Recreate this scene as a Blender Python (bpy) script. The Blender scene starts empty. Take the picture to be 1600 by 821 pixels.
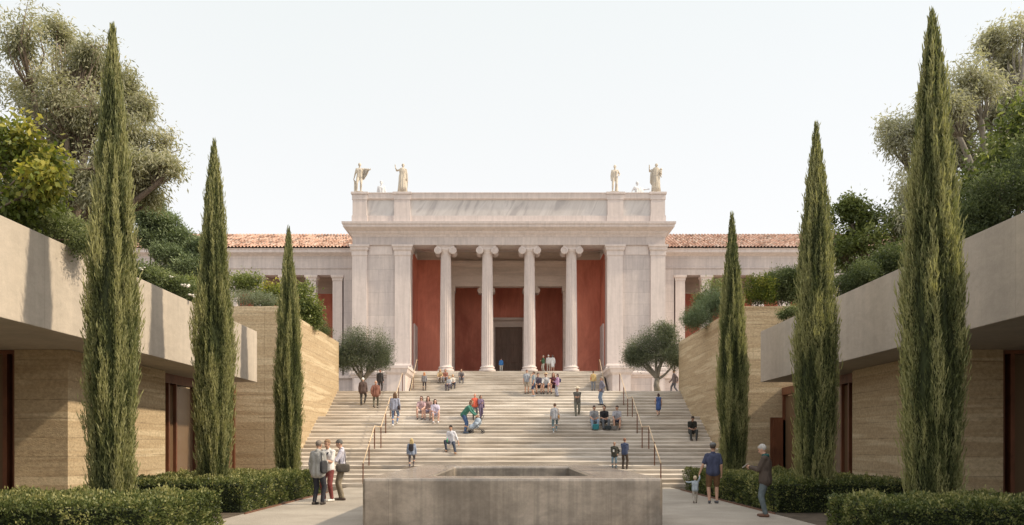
import bpy, bmesh, math, random
import numpy as np
from mathutils import Vector, Matrix, noise as mnoise
random.seed(7); RNG = np.random.default_rng(7)
R = math.radians
scene = bpy.context.scene
COL = scene.collection

# ------------------------------------------------------------------ frame of reference
F_PX, EYE, PX, PY = 1230.0, 1.6, 795.0, 697.0      # focal length in px of the 1600 px photo, eye height, vanishing point
def at(px, py, d):                                   # photo pixel + distance -> point of the place
    s = F_PX / d
    return Vector(((px - PX) / s, d, EYE + (PY - py) / s))

# ------------------------------------------------------------------ materials
def new_mat(name):
    m = bpy.data.materials.new(name); m.use_nodes = True
    nt = m.node_tree; nt.nodes.clear()
    out = nt.nodes.new('ShaderNodeOutputMaterial'); p = nt.nodes.new('ShaderNodeBsdfPrincipled')
    nt.links.new(p.outputs[0], out.inputs[0])
    return m, nt, p, out
def N(nt, t, **kw):
    n = nt.nodes.new(t)
    for k, v in kw.items():
        if k.startswith('i_'): n.inputs[k[2:].replace('_', ' ')].default_value = v
        else: setattr(n, k, v)
    return n
def pos_map(nt, scale):
    g = N(nt, 'ShaderNodeNewGeometry'); m = N(nt, 'ShaderNodeMapping'); m.inputs['Scale'].default_value = scale
    nt.links.new(g.outputs['Position'], m.inputs['Vector']); return m.outputs[0]
def obj_map(nt, scale):
    g = N(nt, 'ShaderNodeTexCoord'); m = N(nt, 'ShaderNodeMapping'); m.inputs['Scale'].default_value = scale
    nt.links.new(g.outputs['Object'], m.inputs['Vector']); return m.outputs[0]
def noise_tex(nt, vec, scale, detail=6, rough=.6, dist=0.0):
    n = N(nt, 'ShaderNodeTexNoise'); n.inputs['Scale'].default_value = scale; n.inputs['Detail'].default_value = detail
    n.inputs['Roughness'].default_value = rough; n.inputs['Distortion'].default_value = dist
    nt.links.new(vec, n.inputs['Vector']); return n.outputs['Fac']
def ramp(nt, fac, stops):
    r = N(nt, 'ShaderNodeValToRGB'); e = r.color_ramp.elements
    while len(e) < len(stops): e.new(.5)
    for i, (p, c) in enumerate(stops):
        e[i].position = p; e[i].color = (*c, 1) if len(c) == 3 else c
    nt.links.new(fac, r.inputs[0]); return r.outputs[0]
def mixc(nt, a, b, fac, mode='MIX'):
    m = N(nt, 'ShaderNodeMix', data_type='RGBA', blend_type=mode)
    for sock, v in ((m.inputs[0], fac), (m.inputs[6], a), (m.inputs[7], b)):
        if isinstance(v, (int, float)): sock.default_value = v
        elif isinstance(v, tuple): sock.default_value = (*v, 1) if len(v) == 3 else v
        else: nt.links.new(v, sock)
    return m.outputs[2]
def bump(nt, p, h, strength, dist=.02):
    b = N(nt, 'ShaderNodeBump'); b.inputs['Strength'].default_value = strength; b.inputs['Distance'].default_value = dist
    nt.links.new(h, b.inputs['Height']); nt.links.new(b.outputs[0], p.inputs['Normal'])
def g(v): return (v, v, v)
def lighten(c, k): return tuple(min(1, x * k) for x in c)

def stone(name, c, layers, rough=.7, bmp=.25, joints=None, bscale=12):
    """layers: (scale vec, noise scale, lo multiplier, hi multiplier, ramp lo, ramp hi)"""
    m, nt, p, out = new_mat(name)
    col = c
    for (sv, ns, lo, hi, a, b) in layers:
        f = noise_tex(nt, pos_map(nt, sv), ns, 7, .62, .6)
        lo3 = lo if isinstance(lo, tuple) else g(lo); hi3 = hi if isinstance(hi, tuple) else g(hi)
        col = mixc(nt, col, ramp(nt, f, [(a, lo3), (b, hi3)]), 1.0, 'MULTIPLY')
    if joints:
        bw, bh, mort, dark, plane = joints
        geo = N(nt, 'ShaderNodeNewGeometry'); sep = N(nt, 'ShaderNodeSeparateXYZ'); com = N(nt, 'ShaderNodeCombineXYZ')
        nt.links.new(geo.outputs['Position'], sep.inputs[0])
        add = N(nt, 'ShaderNodeMath', operation='ADD'); nt.links.new(sep.outputs[0], add.inputs[0])
        if plane == 'xz': nt.links.new(sep.outputs[1], add.inputs[1]); nt.links.new(add.outputs[0], com.inputs[0]); nt.links.new(sep.outputs[2], com.inputs[1])
        else: nt.links.new(add.outputs[0], com.inputs[0]); nt.links.new(sep.outputs[1], com.inputs[1])
        br = N(nt, 'ShaderNodeTexBrick'); br.inputs['Scale'].default_value = 1.0
        br.inputs['Brick Width'].default_value = bw; br.inputs['Row Height'].default_value = bh
        br.inputs['Mortar Size'].default_value = mort; br.inputs['Mortar Smooth'].default_value = .3
        br.inputs['Color1'].default_value = (1, 1, 1, 1); br.inputs['Color2'].default_value = (.9, .9, .91, 1); br.inputs['Mortar'].default_value = (dark, dark, dark, 1)
        nt.links.new(com.outputs[0], br.inputs['Vector'])
        col = mixc(nt, col, br.outputs['Color'], 1.0, 'MULTIPLY')
    if isinstance(col, tuple): p.inputs['Base Color'].default_value = (*col, 1)
    else: nt.links.new(col, p.inputs['Base Color'])
    p.inputs['Roughness'].default_value = rough
    p.inputs['Specular IOR Level'].default_value = .3
    if bmp: bump(nt, p, noise_tex(nt, pos_map(nt, g(1)), bscale, 8, .7), bmp)
    return m

M = {}
M['marble'] = stone('facade_marble', (.595, .525, .49), [((1, 1, .5), .35, (.86, .86, .88), (1.06, 1.05, 1.04), .38, .62), ((5, 5, .35), .8, .90, 1.03, .38, .6), ((1, 1, 1), 5, .94, 1.03, .3, .7)], .75, .2, (1.9, .95, .014, .74, 'xz'))
M['marble_plain'] = stone('plain_marble', (.61, .533, .50), [((5, 5, .3), .8, .90, 1.04, .35, .6), ((1, 1, 1), 3, .92, 1.03, .3, .7)], .75, .2)
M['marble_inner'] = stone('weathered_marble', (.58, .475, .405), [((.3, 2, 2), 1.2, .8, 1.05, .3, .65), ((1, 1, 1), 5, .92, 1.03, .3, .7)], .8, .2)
M['statue'] = stone('statue_marble', (.60, .54, .45), [((1, 1, .6), 2.5, (.68, .67, .68), (1.05, 1.03, 1.0), .35, .65)], .65, .3)
M['statue_hazy'] = stone('hazy_statue_marble', (.66, .66, .66), [((1, 1, .6), 2.5, (.85, .85, .87), (1.05, 1.05, 1.05), .35, .65)], .8, .2)  # paler copy of the statue marble, distance haze put into the colour
M['red'] = stone('red_plaster', (.60, .205, .14), [((1, 1, .4), .4, (.76, .70, .68), (1.12, 1.18, 1.15), .38, .62), ((3, 3, .5), 1.2, .93, 1.06, .35, .65)], .85, .15)
M['door_wood'] = stone('dark_door_wood', (.16, .10, .07), [((4, 4, .4), 2, .7, 1.2, .3, .7)], .55, .2)
def veined():
    m, nt, p, out = new_mat('veined_marble')
    mp = N(nt, 'ShaderNodeMapping'); gm = N(nt, 'ShaderNodeNewGeometry'); nt.links.new(gm.outputs['Position'], mp.inputs[0])
    mp.inputs['Rotation'].default_value = (0, R(-24), 0)
    m2 = N(nt, 'ShaderNodeMapping'); m2.inputs['Scale'].default_value = (1.5, 1, .30); nt.links.new(mp.outputs[0], m2.inputs[0])
    f = noise_tex(nt, m2.outputs[0], .7, 6, .6, 1.4)
    c = ramp(nt, f, [(.34, (.50, .46, .45)), (.44, (.62, .575, .55)), (.60, (.71, .665, .64)), (.68, (.53, .49, .475))])
    geo = N(nt, 'ShaderNodeSeparateXYZ'); nt.links.new(gm.outputs['Position'], geo.inputs[0])
    com = N(nt, 'ShaderNodeCombineXYZ'); nt.links.new(geo.outputs[0], com.inputs[0])
    br = N(nt, 'ShaderNodeTexBrick'); br.offset = 0; br.inputs['Scale'].default_value = 1; br.inputs['Brick Width'].default_value = 2.35; br.inputs['Row Height'].default_value = 5
    br.inputs['Mortar Size'].default_value = .02; br.inputs['Color1'].default_value = (1, 1, 1, 1); br.inputs['Color2'].default_value = (.93, .93, .94, 1); br.inputs['Mortar'].default_value = (.8, .8, .8, 1)
    nt.links.new(com.outputs[0], br.inputs['Vector'])
    nt.links.new(mixc(nt, c, br.outputs['Color'], 1.0, 'MULTIPLY'), p.inputs['Base Color']); p.inputs['Roughness'].default_value = .6
    return m
M['veined'] = veined()
M['concrete'] = stone('board_smooth_concrete', (.47, .41, .34), [((3, 3, .22), 1.0, .94, 1.02, .40, .6), ((1, 1, 1), .5, (.9, .9, .9), (1.07, 1.06, 1.05), .35, .65), ((1, 1, 2), 3.0, .93, 1.04, .35, .65), ((1, 1, 1), 22, .95, 1.03, .3, .6)], .8, .25, (4.2, 40, .005, .72, 'xz'), 25)
M['step_stone'] = stone('travertine_steps', (.60, .55, .485), [((.16, 1.2, 1.2), 1.3, (.72, .68, .63), (1.1, 1.09, 1.08), .40, .60), ((.25, .3, .9), .35, (.78, .75, .72), (1.06, 1.06, 1.06), .40, .60), ((.5, .5, 6), .9, .85, 1.06, .35, .65), ((.4, 4, 4), 4, .86, 1.06, .35, .62)], .75, .2, (1.45, 30, .006, .8, 'xy'))
M['basin_stone'] = stone('stained_basin_stone', (.275, .235, .195), [((1, 1, 1), .55, (.70, .68, .66), (1.18, 1.17, 1.15), .38, .62), ((7, 7, .2), .8, .82, 1.08, .42, .58), ((1, 1, 2.2), 1.5, .86, 1.08, .40, .60), ((1, 1, 1), 5, .90, 1.06, .38, .62), ((1, 1, 1), 26, .92, 1.05, .35, .65)], .2, .06, (2.9, 40, .004, .55, 'xz'))
M['basin_stone'].node_tree.nodes['Principled BSDF'].inputs['Specular IOR Level'].default_value = .8
M['bronze'] = stone('brown_bronze', (.15, .058, .03), [((1, 1, .4), 3, .7, 1.25, .35, .65)], .4, 0)
M['rail_light'] = stone('pale_bronze_rail', (.62, .47, .31), [((1, 1, 1), 6, .85, 1.1, .35, .65)], .4, 0)
M['corten'] = stone('rust_edging', (.16, .08, .05), [((1, 1, 1), 8, .7, 1.2, .35, .65)], .8, 0)
M['soil'] = stone('planting_soil', (.09, .07, .05), [((1, 1, 1), 3, .6, 1.3, .35, .65)], .95, .6)
M['ground'] = stone('distant_ground', (.22, .2, .15), [((1, 1, 1), .1, .8, 1.2, .35, .65)], .95, .3)

def rammed():
    m, nt, p, out = new_mat('rammed_earth')
    gm = N(nt, 'ShaderNodeNewGeometry'); sp = N(nt, 'ShaderNodeSeparateXYZ'); nt.links.new(gm.outputs['Position'], sp.inputs[0])
    w = noise_tex(nt, pos_map(nt, (.35, .35, .9)), 1.0, 4, .5)
    # height warped a little, then layered strata
    z = N(nt, 'ShaderNodeMath', operation='MULTIPLY_ADD'); nt.links.new(w, z.inputs[0]); z.inputs[1].default_value = .12; nt.links.new(sp.outputs[2], z.inputs[2])
    c1 = N(nt, 'ShaderNodeCombineXYZ'); nt.links.new(z.outputs[0], c1.inputs[2])
    sc = N(nt, 'ShaderNodeVectorMath', operation='MULTIPLY'); nt.links.new(gm.outputs['Position'], sc.inputs[0]); sc.inputs[1].default_value = (.05, .05, 0)
    ad = N(nt, 'ShaderNodeVectorMath', operation='ADD'); nt.links.new(sc.outputs[0], ad.inputs[0]); nt.links.new(c1.outputs[0], ad.inputs[1])
    f = noise_tex(nt, ad.outputs[0], 2.6, 3, .55)
    col = ramp(nt, f, [(.28, (.34, .245, .145)), (.42, (.47, .365, .235)), (.52, (.42, .315, .195)), (.60, (.56, .45, .30)), (.75, (.45, .345, .215))])
    # lift joints
    mz = N(nt, 'ShaderNodeMath', operation='MULTIPLY'); nt.links.new(z.outputs[0], mz.inputs[0]); mz.inputs[1].default_value = 1 / .46
    fr = N(nt, 'ShaderNodeMath', operation='FRACT'); nt.links.new(mz.outputs[0], fr.inputs[0])
    j = ramp(nt, fr.outputs[0], [(0, g(.55)), (.035, g(.7)), (.07, g(1)), (1, g(1))])
    brk = noise_tex(nt, pos_map(nt, (1, 1, 1)), 2.2, 3, .5)
    j = mixc(nt, j, g(1.0), ramp(nt, brk, [(.42, g(0)), (.62, g(.85))]))
    col = mixc(nt, col, j, 1.0, 'MULTIPLY')
    col = mixc(nt, col, ramp(nt, noise_tex(nt, pos_map(nt, (1, 1, 1.3)), 11, 9, .8), [(.34, g(.68)), (.60, g(1.12))]), 1.0, 'MULTIPLY')
    nt.links.new(col, p.inputs['Base Color']); p.inputs['Roughness'].default_value = .92; p.inputs['Specular IOR Level'].default_value = .15
    hh = mixc(nt, noise_tex(nt, pos_map(nt, (1, 1, 2.5)), 7, 8, .75), j, .5, 'MULTIPLY')
    bump(nt, p, hh, .55, .04)
    return m
M['rammed'] = rammed()

def paving():
    m, nt, p, out = new_mat('exposed_aggregate_paving')
    a = noise_tex(nt, pos_map(nt, g(1)), .6, 5, .6); b = noise_tex(nt, pos_map(nt, g(1)), 40, 4, .8)
    v = N(nt, 'ShaderNodeTexVoronoi'); v.inputs['Scale'].default_value = 38; nt.links.new(pos_map(nt, g(1)), v.inputs['Vector'])
    c = ramp(nt, a, [(.3, (.30, .26, .21)), (.7, (.47, .415, .345))])
    c = mixc(nt, c, ramp(nt, b, [(.3, g(.66)), (.62, g(1.12))]), 1.0, 'MULTIPLY')
    c = mixc(nt, c, ramp(nt, v.outputs['Distance'], [(.0, g(1.1)), (.6, g(.82))]), 1.0, 'MULTIPLY')
    nt.links.new(c, p.inputs['Base Color']); p.inputs['Roughness'].default_value = .8
    bump(nt, p, b, .5, .01); return m
M['paving'] = paving()

def tiles():
    m, nt, p, out = new_mat('terracotta_tiles')
    mp = pos_map(nt, (1 / .30, 1 / .42, 0)); fl = N(nt, 'ShaderNodeVectorMath', operation='FLOOR'); nt.links.new(mp, fl.inputs[0])
    wn = N(nt, 'ShaderNodeTexWhiteNoise'); nt.links.new(fl.outputs[0], wn.inputs[0])
    c = ramp(nt, wn.outputs['Value'], [(0, (.42, .23, .16)), (.35, (.48, .29, .21)), (.65, (.50, .33, .25)), (.85, (.52, .40, .325)), (1, (.43, .26, .19))])
    c = mixc(nt, c, ramp(nt, noise_tex(nt, pos_map(nt, g(1)), 6, 6, .7), [(.3, g(.7)), (.65, g(1.15))]), 1.0, 'MULTIPLY')
    nt.links.new(c, p.inputs['Base Color']); p.inputs['Roughness'].default_value = .85; return m
M['tiles'] = tiles()

def glass():
    m, nt, p, out = new_mat('tinted_window_glass')
    p.inputs['Base Color'].default_value = (.15, .095, .055, 1); p.inputs['Roughness'].default_value = .14
    p.inputs['IOR'].default_value = 1.5; return m
M['glass'] = glass()
def water():
    m, nt, p, out = new_mat('still_water')
    p.inputs['Base Color'].default_value = (.05, .055, .045, 1); p.inputs['Roughness'].default_value = .04
    bump(nt, p, noise_tex(nt, pos_map(nt, g(1)), 5, 3), .08, .02); return m
M['water'] = water()

def leafmat(name, dark, mid, light, trans=.35, rough=.55):
    m, nt, p, out = new_mat(name)
    a = N(nt, 'ShaderNodeAttribute', attribute_name='tint')
    c = ramp(nt, a.outputs['Fac'], [(0, dark), (.5, mid), (1, light)])
    nt.links.new(c, p.inputs['Base Color']); p.inputs['Roughness'].default_value = rough; p.inputs['Specular IOR Level'].default_value = .25
    t = N(nt, 'ShaderNodeBsdfTranslucent'); nt.links.new(mixc(nt, c, (1.25, 1.3, .7), 1.0, 'MULTIPLY'), t.inputs[0])
    mx = N(nt, 'ShaderNodeMixShader'); mx.inputs[0].default_value = trans
    nt.links.new(p.outputs[0], mx.inputs[1]); nt.links.new(t.outputs[0], mx.inputs[2]); nt.links.new(mx.outputs[0], out.inputs[0])
    return m
M['cypress'] = leafmat('cypress_foliage', (.045, .055, .022), (.135, .152, .062), (.33, .32, .155), .36)
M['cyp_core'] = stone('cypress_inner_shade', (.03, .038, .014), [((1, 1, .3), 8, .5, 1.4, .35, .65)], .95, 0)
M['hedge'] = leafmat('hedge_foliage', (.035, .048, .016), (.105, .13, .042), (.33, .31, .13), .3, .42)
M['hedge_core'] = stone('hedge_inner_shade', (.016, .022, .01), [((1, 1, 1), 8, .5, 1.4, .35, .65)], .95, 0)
M['euc'] = leafmat('grey_green_leaves', (.15, .155, .10), (.29, .285, .19), (.48, .45, .32), .35)  # leaf colour lightened to stand for haze in the air
M['euc_hazy'] = leafmat('hazy_grey_green_leaves', (.25, .25, .19), (.38, .37, .28), (.55, .52, .41), .35)  # paler copy of these leaves, stronger haze painted in
M['pine'] = leafmat('pine_needles', (.10, .125, .075), (.19, .24, .13), (.33, .38, .23), .25)
M['olive'] = leafmat('olive_leaves', (.055, .068, .042), (.13, .15, .095), (.25, .275, .18), .28)
M['broad'] = leafmat('broad_green_leaves', (.04, .06, .02), (.14, .17, .055), (.36, .38, .15), .35, .4)
M['yellow'] = leafmat('yellow_green_leaves', (.04, .06, .014), (.13, .165, .035), (.42, .37, .08), .4, .4)
M['shrub'] = leafmat('shrub_leaves', (.05, .068, .03), (.14, .17, .075), (.30, .32, .16), .35)
M['greyshrub'] = leafmat('grey_shrub_leaves', (.07, .085, .05), (.15, .18, .115), (.27, .29, .2), .25)
M['petal'] = stone('white_petals', (.75, .7, .62), [((1, 1, 1), 9, .85, 1.05, .35, .65)], .7, 0)
M['bark'] = stone('grey_bark', (.20, .155, .12), [((3, 3, .5), 4, .55, 1.3, .35, .65)], .9, .4)
M['bark_pale'] = stone('pale_bark', (.24, .215, .175), [((3, 3, .5), 4, .65, 1.25, .35, .65)], .9, .4)

CL = {}
def cloth(c, rough=.85):
    lm = .3 * c[0] + .6 * c[1] + .1 * c[2]; c = tuple(x * .84 + lm * .16 for x in c)
    key = (tuple(round(x, 3) for x in c), rough)
    if key not in CL:
        m, nt, p, out = new_mat('fabric')
        f = noise_tex(nt, obj_map(nt, (1, 1, .6)), 9, 4, .6, .8)
        nt.links.new(mixc(nt, c, ramp(nt, f, [(.3, g(.72)), (.65, g(1.12))]), 1.0, 'MULTIPLY'), p.inputs['Base Color'])
        p.inputs['Roughness'].default_value = rough; p.inputs['Specular IOR Level'].default_value = .2
        bump(nt, p, f, .6, .03); CL[key] = m
    return CL[key]
def skin_mat(c=(.50, .29, .20)):
    key = ('skin', c)
    if key not in CL:
        m, nt, p, out = new_mat('skin')
        f = noise_tex(nt, obj_map(nt, g(1)), 14, 3, .5)
        nt.links.new(mixc(nt, c, ramp(nt, f, [(.3, g(.9)), (.7, g(1.06))]), 1.0, 'MULTIPLY'), p.inputs['Base Color'])
        p.inputs['Roughness'].default_value = .55; CL[key] = m
    return CL[key]

# ------------------------------------------------------------------ mesh builder
class MB:
    def __init__(s): s.v = []; s.f = []
    def add(s, vs, fs):
        o = len(s.v); s.v += [tuple(v) for v in vs]; s.f += [tuple(i + o for i in f) for f in fs]; return s
    def box(s, x0, x1, y0, y1, z0, z1):
        return s.add([(x0, y0, z0), (x1, y0, z0), (x1, y1, z0), (x0, y1, z0), (x0, y0, z1), (x1, y0, z1), (x1, y1, z1), (x0, y1, z1)],
                     [(0, 3, 2, 1), (4, 5, 6, 7), (0, 1, 5, 4), (1, 2, 6, 5), (2, 3, 7, 6), (3, 0, 4, 7)])
    def prism_x(s, prof, x0, x1):                    # closed profile of (y, z), swept along x
        n = len(prof)
        vs = [(x0, y, z) for y, z in prof] + [(x1, y, z) for y, z in prof]
        return s.add(vs, [tuple(range(n)), tuple(range(2 * n - 1, n - 1, -1))] + [(i, i + n, (i + 1) % n + n, (i + 1) % n) for i in range(n)])
    def prism_y(s, prof, y0, y1):
        n = len(prof)
        vs = [(x, y0, z) for x, z in prof] + [(x, y1, z) for x, z in prof]
        return s.add(vs, [tuple(range(n)), tuple(range(2 * n - 1, n - 1, -1))] + [(i, i + n, (i + 1) % n + n, (i + 1) % n) for i in range(n)])
    def lathe(s, prof, cx=0, cy=0, seg=24):          # (r, z)
        n = len(prof); vs = []
        for r, z in prof:
            for k in range(seg):
                a = 2 * math.pi * k / seg; vs.append((cx + r * math.cos(a), cy + r * math.sin(a), z))
        fs = [(i * seg + k, i * seg + (k + 1) % seg, (i + 1) * seg + (k + 1) % seg, (i + 1) * seg + k) for i in range(n - 1) for k in range(seg)]
        fs += [tuple(range(seg - 1, -1, -1)), tuple((n - 1) * seg + k for k in range(seg))]
        return s.add(vs, fs)
    def moulding(s, prof, x0, x1, y_front, y_back, ends=True):
        """cornice round three sides of a block: prof = (outward, z) list, closed by the block itself"""
        vs = []; n = len(prof)
        for o, z in prof:
            vs += [(x0 - o, y_back, z), (x0 - o, y_front - o, z), (x1 + o, y_front - o, z), (x1 + o, y_back, z)]
        fs = []
        for i in range(n - 1):
            for k in range(3): fs.append((i * 4 + k, i * 4 + k + 1, (i + 1) * 4 + k + 1, (i + 1) * 4 + k))
        fs.append((0, 3, 2, 1)); m = (n - 1) * 4; fs.append((m, m + 1, m + 2, m + 3))
        fs.append(tuple([i * 4 for i in range(n)][::-1])); fs.append(tuple(i * 4 + 3 for i in range(n)))
        fs.append((0, m, m + 3, 3)) if False else None
        s.add(vs, [f for f in fs if f]); return s
    def tube(s, pts, rad, seg=8, cap=True):
        pts = [Vector(p) for p in pts]; n = len(pts)
        if not hasattr(rad, '__len__'): rad = [rad] * n
        vs = []; up = None
        for i, p in enumerate(pts):
            t = (pts[min(i + 1, n - 1)] - pts[max(i - 1, 0)]).normalized()
            if up is None:
                up = Vector((0, 0, 1)) if abs(t.z) < .9 else Vector((1, 0, 0))
            a = t.cross(up).normalized(); b = a.cross(t).normalized(); up = b
            for k in range(seg):
                th = 2 * math.pi * k / seg; vs.append(p + rad[i] * (math.cos(th) * a + math.sin(th) * b))
        fs = [(i * seg + k, i * seg + (k + 1) % seg, (i + 1) * seg + (k + 1) % seg, (i + 1) * seg + k) for i in range(n - 1) for k in range(seg)]
        if cap: fs += [tuple(range(seg - 1, -1, -1)), tuple((n - 1) * seg + k for k in range(seg))]
        return s.add(vs, fs)
    def capsule(s, p0, p1, r0, r1, seg=12):
        p0 = Vector(p0); p1 = Vector(p1); d = p1 - p0; L = d.length
        if L < 1e-5: d = Vector((0, 0, 1)); L = 1e-4; p1 = p0 + d * L
        d = d.normalized(); pts = []; rr = []
        for k in (4, 3, 2, 1): a = k * math.pi / 8.4; pts.append(p0 - d * r0 * math.sin(a)); rr.append(r0 * math.cos(a))
        pts += [p0, p1]; rr += [r0, r1]
        for k in (1, 2, 3, 4): a = k * math.pi / 8.4; pts.append(p1 + d * r1 * math.sin(a)); rr.append(r1 * math.cos(a))
        return s.tube(pts, rr, seg)
    def ellipsoid(s, c, rad, rot=None, seg=16, rings=10):
        c = Vector(c); vs = []; fs = []
        for i in range(1, rings):
            ph = math.pi * i / rings
            for k in range(seg):
                th = 2 * math.pi * k / seg
                v = Vector((rad[0] * math.sin(ph) * math.cos(th), rad[1] * math.sin(ph) * math.sin(th), rad[2] * math.cos(ph)))
                if rot: v = rot @ v
                vs.append(c + v)
        t = Vector((0, 0, rad[2])); b = -t
        if rot: t = rot @ t; b = rot @ b
        vs += [c + t, c + b]; T = len(vs) - 2
        for i in range(rings - 2):
            for k in range(seg): fs.append((i * seg + k, (i + 1) * seg + k, (i + 1) * seg + (k + 1) % seg, i * seg + (k + 1) % seg))
        for k in range(seg):
            fs.append((T, k, (k + 1) % seg)); o = (rings - 2) * seg; fs.append((T + 1, o + (k + 1) % seg, o + k))
        return s.add(vs, fs)
    def build(s, name, mat, parent=None, loc=None, smooth=False, bevel=0, recalc=True):
        me = bpy.data.meshes.new(name)
        off = Vector(loc) if loc is not None else Vector((0, 0, 0))
        me.from_pydata([tuple(Vector(v) - off) for v in s.v], [], s.f)
        if mat: me.materials.append(mat)
        if recalc or bevel:
            bm = bmesh.new(); bm.from_mesh(me)
            if recalc: bmesh.ops.recalc_face_normals(bm, faces=bm.faces)
            bm.to_mesh(me); bm.free()
        if smooth:
            me.polygons.foreach_set('use_smooth', [True] * len(me.polygons))
            if smooth == 'auto' and hasattr(me, 'set_sharp_from_angle'): me.set_sharp_from_angle(angle=R(35))
        o = bpy.data.objects.new(name, me); COL.objects.link(o)
        if parent is not None:
            o.parent = parent
        o.location = off
        if bevel:
            b = o.modifiers.new('edge', 'BEVEL'); b.width = bevel; b.segments = 2; b.limit_method = 'ANGLE'; b.angle_limit = R(40)
        return o
def box(*a): return MB().box(*a)
def tag(o, label=None, cat=None, group=None, kind=None):
    if label: o['label'] = label
    if cat: o['category'] = cat
    if group: o['group'] = group
    if kind: o['kind'] = kind
    return o
def empty(name, loc=(0, 0, 0), rz=0, scale=1):
    o = bpy.data.objects.new(name, None); o.empty_display_size = .3; COL.objects.link(o)
    o.location = loc; o.rotation_euler = (0, 0, rz); o.scale = (scale,) * 3; return o
def copy_tree(o, parent=None):
    c = o.copy(); COL.objects.link(c)
    if parent is not None: c.parent = parent
    for ch in list(o.children): copy_tree(ch, c)
    return c
def np_mesh(name, verts, nper, mat, tint=None, parent=None, loc=(0, 0, 0)):
    """verts (n*nper,3): n faces of nper corners each"""
    nv = len(verts); nf = nv // nper
    me = bpy.data.meshes.new(name)
    me.vertices.add(nv); me.vertices.foreach_set('co', np.asarray(verts, dtype=np.float32).ravel())
    me.loops.add(nv); me.loops.foreach_set('vertex_index', np.arange(nv, dtype=np.int32))
    me.polygons.add(nf); me.polygons.foreach_set('loop_start', np.arange(0, nv, nper, dtype=np.int32))
    me.polygons.foreach_set('loop_total', np.full(nf, nper, dtype=np.int32))
    if tint is not None:
        a = me.attributes.new('tint', 'FLOAT', 'FACE'); a.data.foreach_set('value', np.asarray(tint, dtype=np.float32))
    me.update(); me.validate()
    me.materials.append(mat)
    o = bpy.data.objects.new(name, me); COL.objects.link(o); o.location = loc
    if parent is not None: o.parent = parent
    return o
# ------------------------------------------------------------------ camera, sun, sky
cam_d = bpy.data.cameras.new('camera'); cam = bpy.data.objects.new('camera', cam_d); COL.objects.link(cam)
cam.location = (0, 0, EYE); cam.rotation_euler = (R(90), 0, 0)
cam_d.sensor_width = 36; cam_d.lens = F_PX / 1600 * 36; cam_d.shift_x = (800 - PX) / 1600; cam_d.shift_y = (PY - 410.5) / 1600
cam_d.clip_end = 4000; cam_d.clip_start = .1
scene.camera = cam
SUN_EL, SUN_AZ = R(41), R(-9)                        # azimuth measured from +x towards +y
sd = Vector((math.cos(SUN_AZ) * math.cos(SUN_EL), math.sin(SUN_AZ) * math.cos(SUN_EL), math.sin(SUN_EL)))
sun_d = bpy.data.lights.new('sun', 'SUN'); sun_d.energy = 4.7; sun_d.angle = R(2.0); sun_d.color = (1, .85, .64)
sun = bpy.data.objects.new('sun', sun_d); COL.objects.link(sun); sun.rotation_euler = sd.to_track_quat('Z', 'Y').to_euler(); sun.location = (30, 30, 40)
w = bpy.data.worlds.new('World'); scene.world = w; w.use_nodes = True; nt = w.node_tree; nt.nodes.clear()
sky = nt.nodes.new('ShaderNodeTexSky'); sky.sky_type = 'NISHITA'; sky.sun_disc = False; sky.sun_elevation = SUN_EL; sky.sun_rotation = R(90) - SUN_AZ
sky.air_density = 1.0; sky.dust_density = 2.0; sky.ozone_density = 1.0
b1 = nt.nodes.new('ShaderNodeBackground'); b1.inputs[1].default_value = .035; nt.links.new(sky.outputs[0], b1.inputs[0])
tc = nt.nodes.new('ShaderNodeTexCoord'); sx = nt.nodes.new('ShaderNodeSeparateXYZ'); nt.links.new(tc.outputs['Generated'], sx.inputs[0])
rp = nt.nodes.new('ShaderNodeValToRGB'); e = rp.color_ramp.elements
e[0].position = 0; e[0].color = (.60, .54, .47, 1); e[1].position = 1; e[1].color = (1.75, 1.7, 1.62, 1)  # zenith raised out of view as added fill light
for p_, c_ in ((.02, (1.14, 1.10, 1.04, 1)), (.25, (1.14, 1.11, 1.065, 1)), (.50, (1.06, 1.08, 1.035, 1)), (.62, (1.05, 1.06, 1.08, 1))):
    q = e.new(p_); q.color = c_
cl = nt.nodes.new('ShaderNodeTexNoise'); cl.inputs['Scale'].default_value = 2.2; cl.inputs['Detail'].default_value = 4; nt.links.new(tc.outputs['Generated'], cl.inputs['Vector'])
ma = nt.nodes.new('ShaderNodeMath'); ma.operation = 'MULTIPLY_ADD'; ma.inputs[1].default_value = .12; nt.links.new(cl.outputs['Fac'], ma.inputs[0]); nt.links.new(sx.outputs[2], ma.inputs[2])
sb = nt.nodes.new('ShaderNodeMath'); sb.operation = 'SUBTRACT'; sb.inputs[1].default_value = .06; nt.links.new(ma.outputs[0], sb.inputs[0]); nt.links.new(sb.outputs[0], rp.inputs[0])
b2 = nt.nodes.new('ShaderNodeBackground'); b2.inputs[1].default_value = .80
# added fill: sky behind the viewer made brighter to light the facade
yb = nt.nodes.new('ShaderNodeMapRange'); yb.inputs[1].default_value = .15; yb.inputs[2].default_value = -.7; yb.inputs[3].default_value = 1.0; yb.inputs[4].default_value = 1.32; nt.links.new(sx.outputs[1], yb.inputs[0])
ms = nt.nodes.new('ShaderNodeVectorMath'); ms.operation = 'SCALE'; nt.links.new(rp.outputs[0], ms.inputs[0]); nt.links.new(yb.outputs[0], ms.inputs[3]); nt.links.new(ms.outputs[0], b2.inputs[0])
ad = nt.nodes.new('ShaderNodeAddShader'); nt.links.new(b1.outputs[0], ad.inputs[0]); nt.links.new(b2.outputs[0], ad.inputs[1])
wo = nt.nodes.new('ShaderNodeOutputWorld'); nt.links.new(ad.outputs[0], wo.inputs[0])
scene.view_settings.view_transform = 'Standard'; scene.view_settings.look = 'None'; scene.view_settings.exposure = 0

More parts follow.
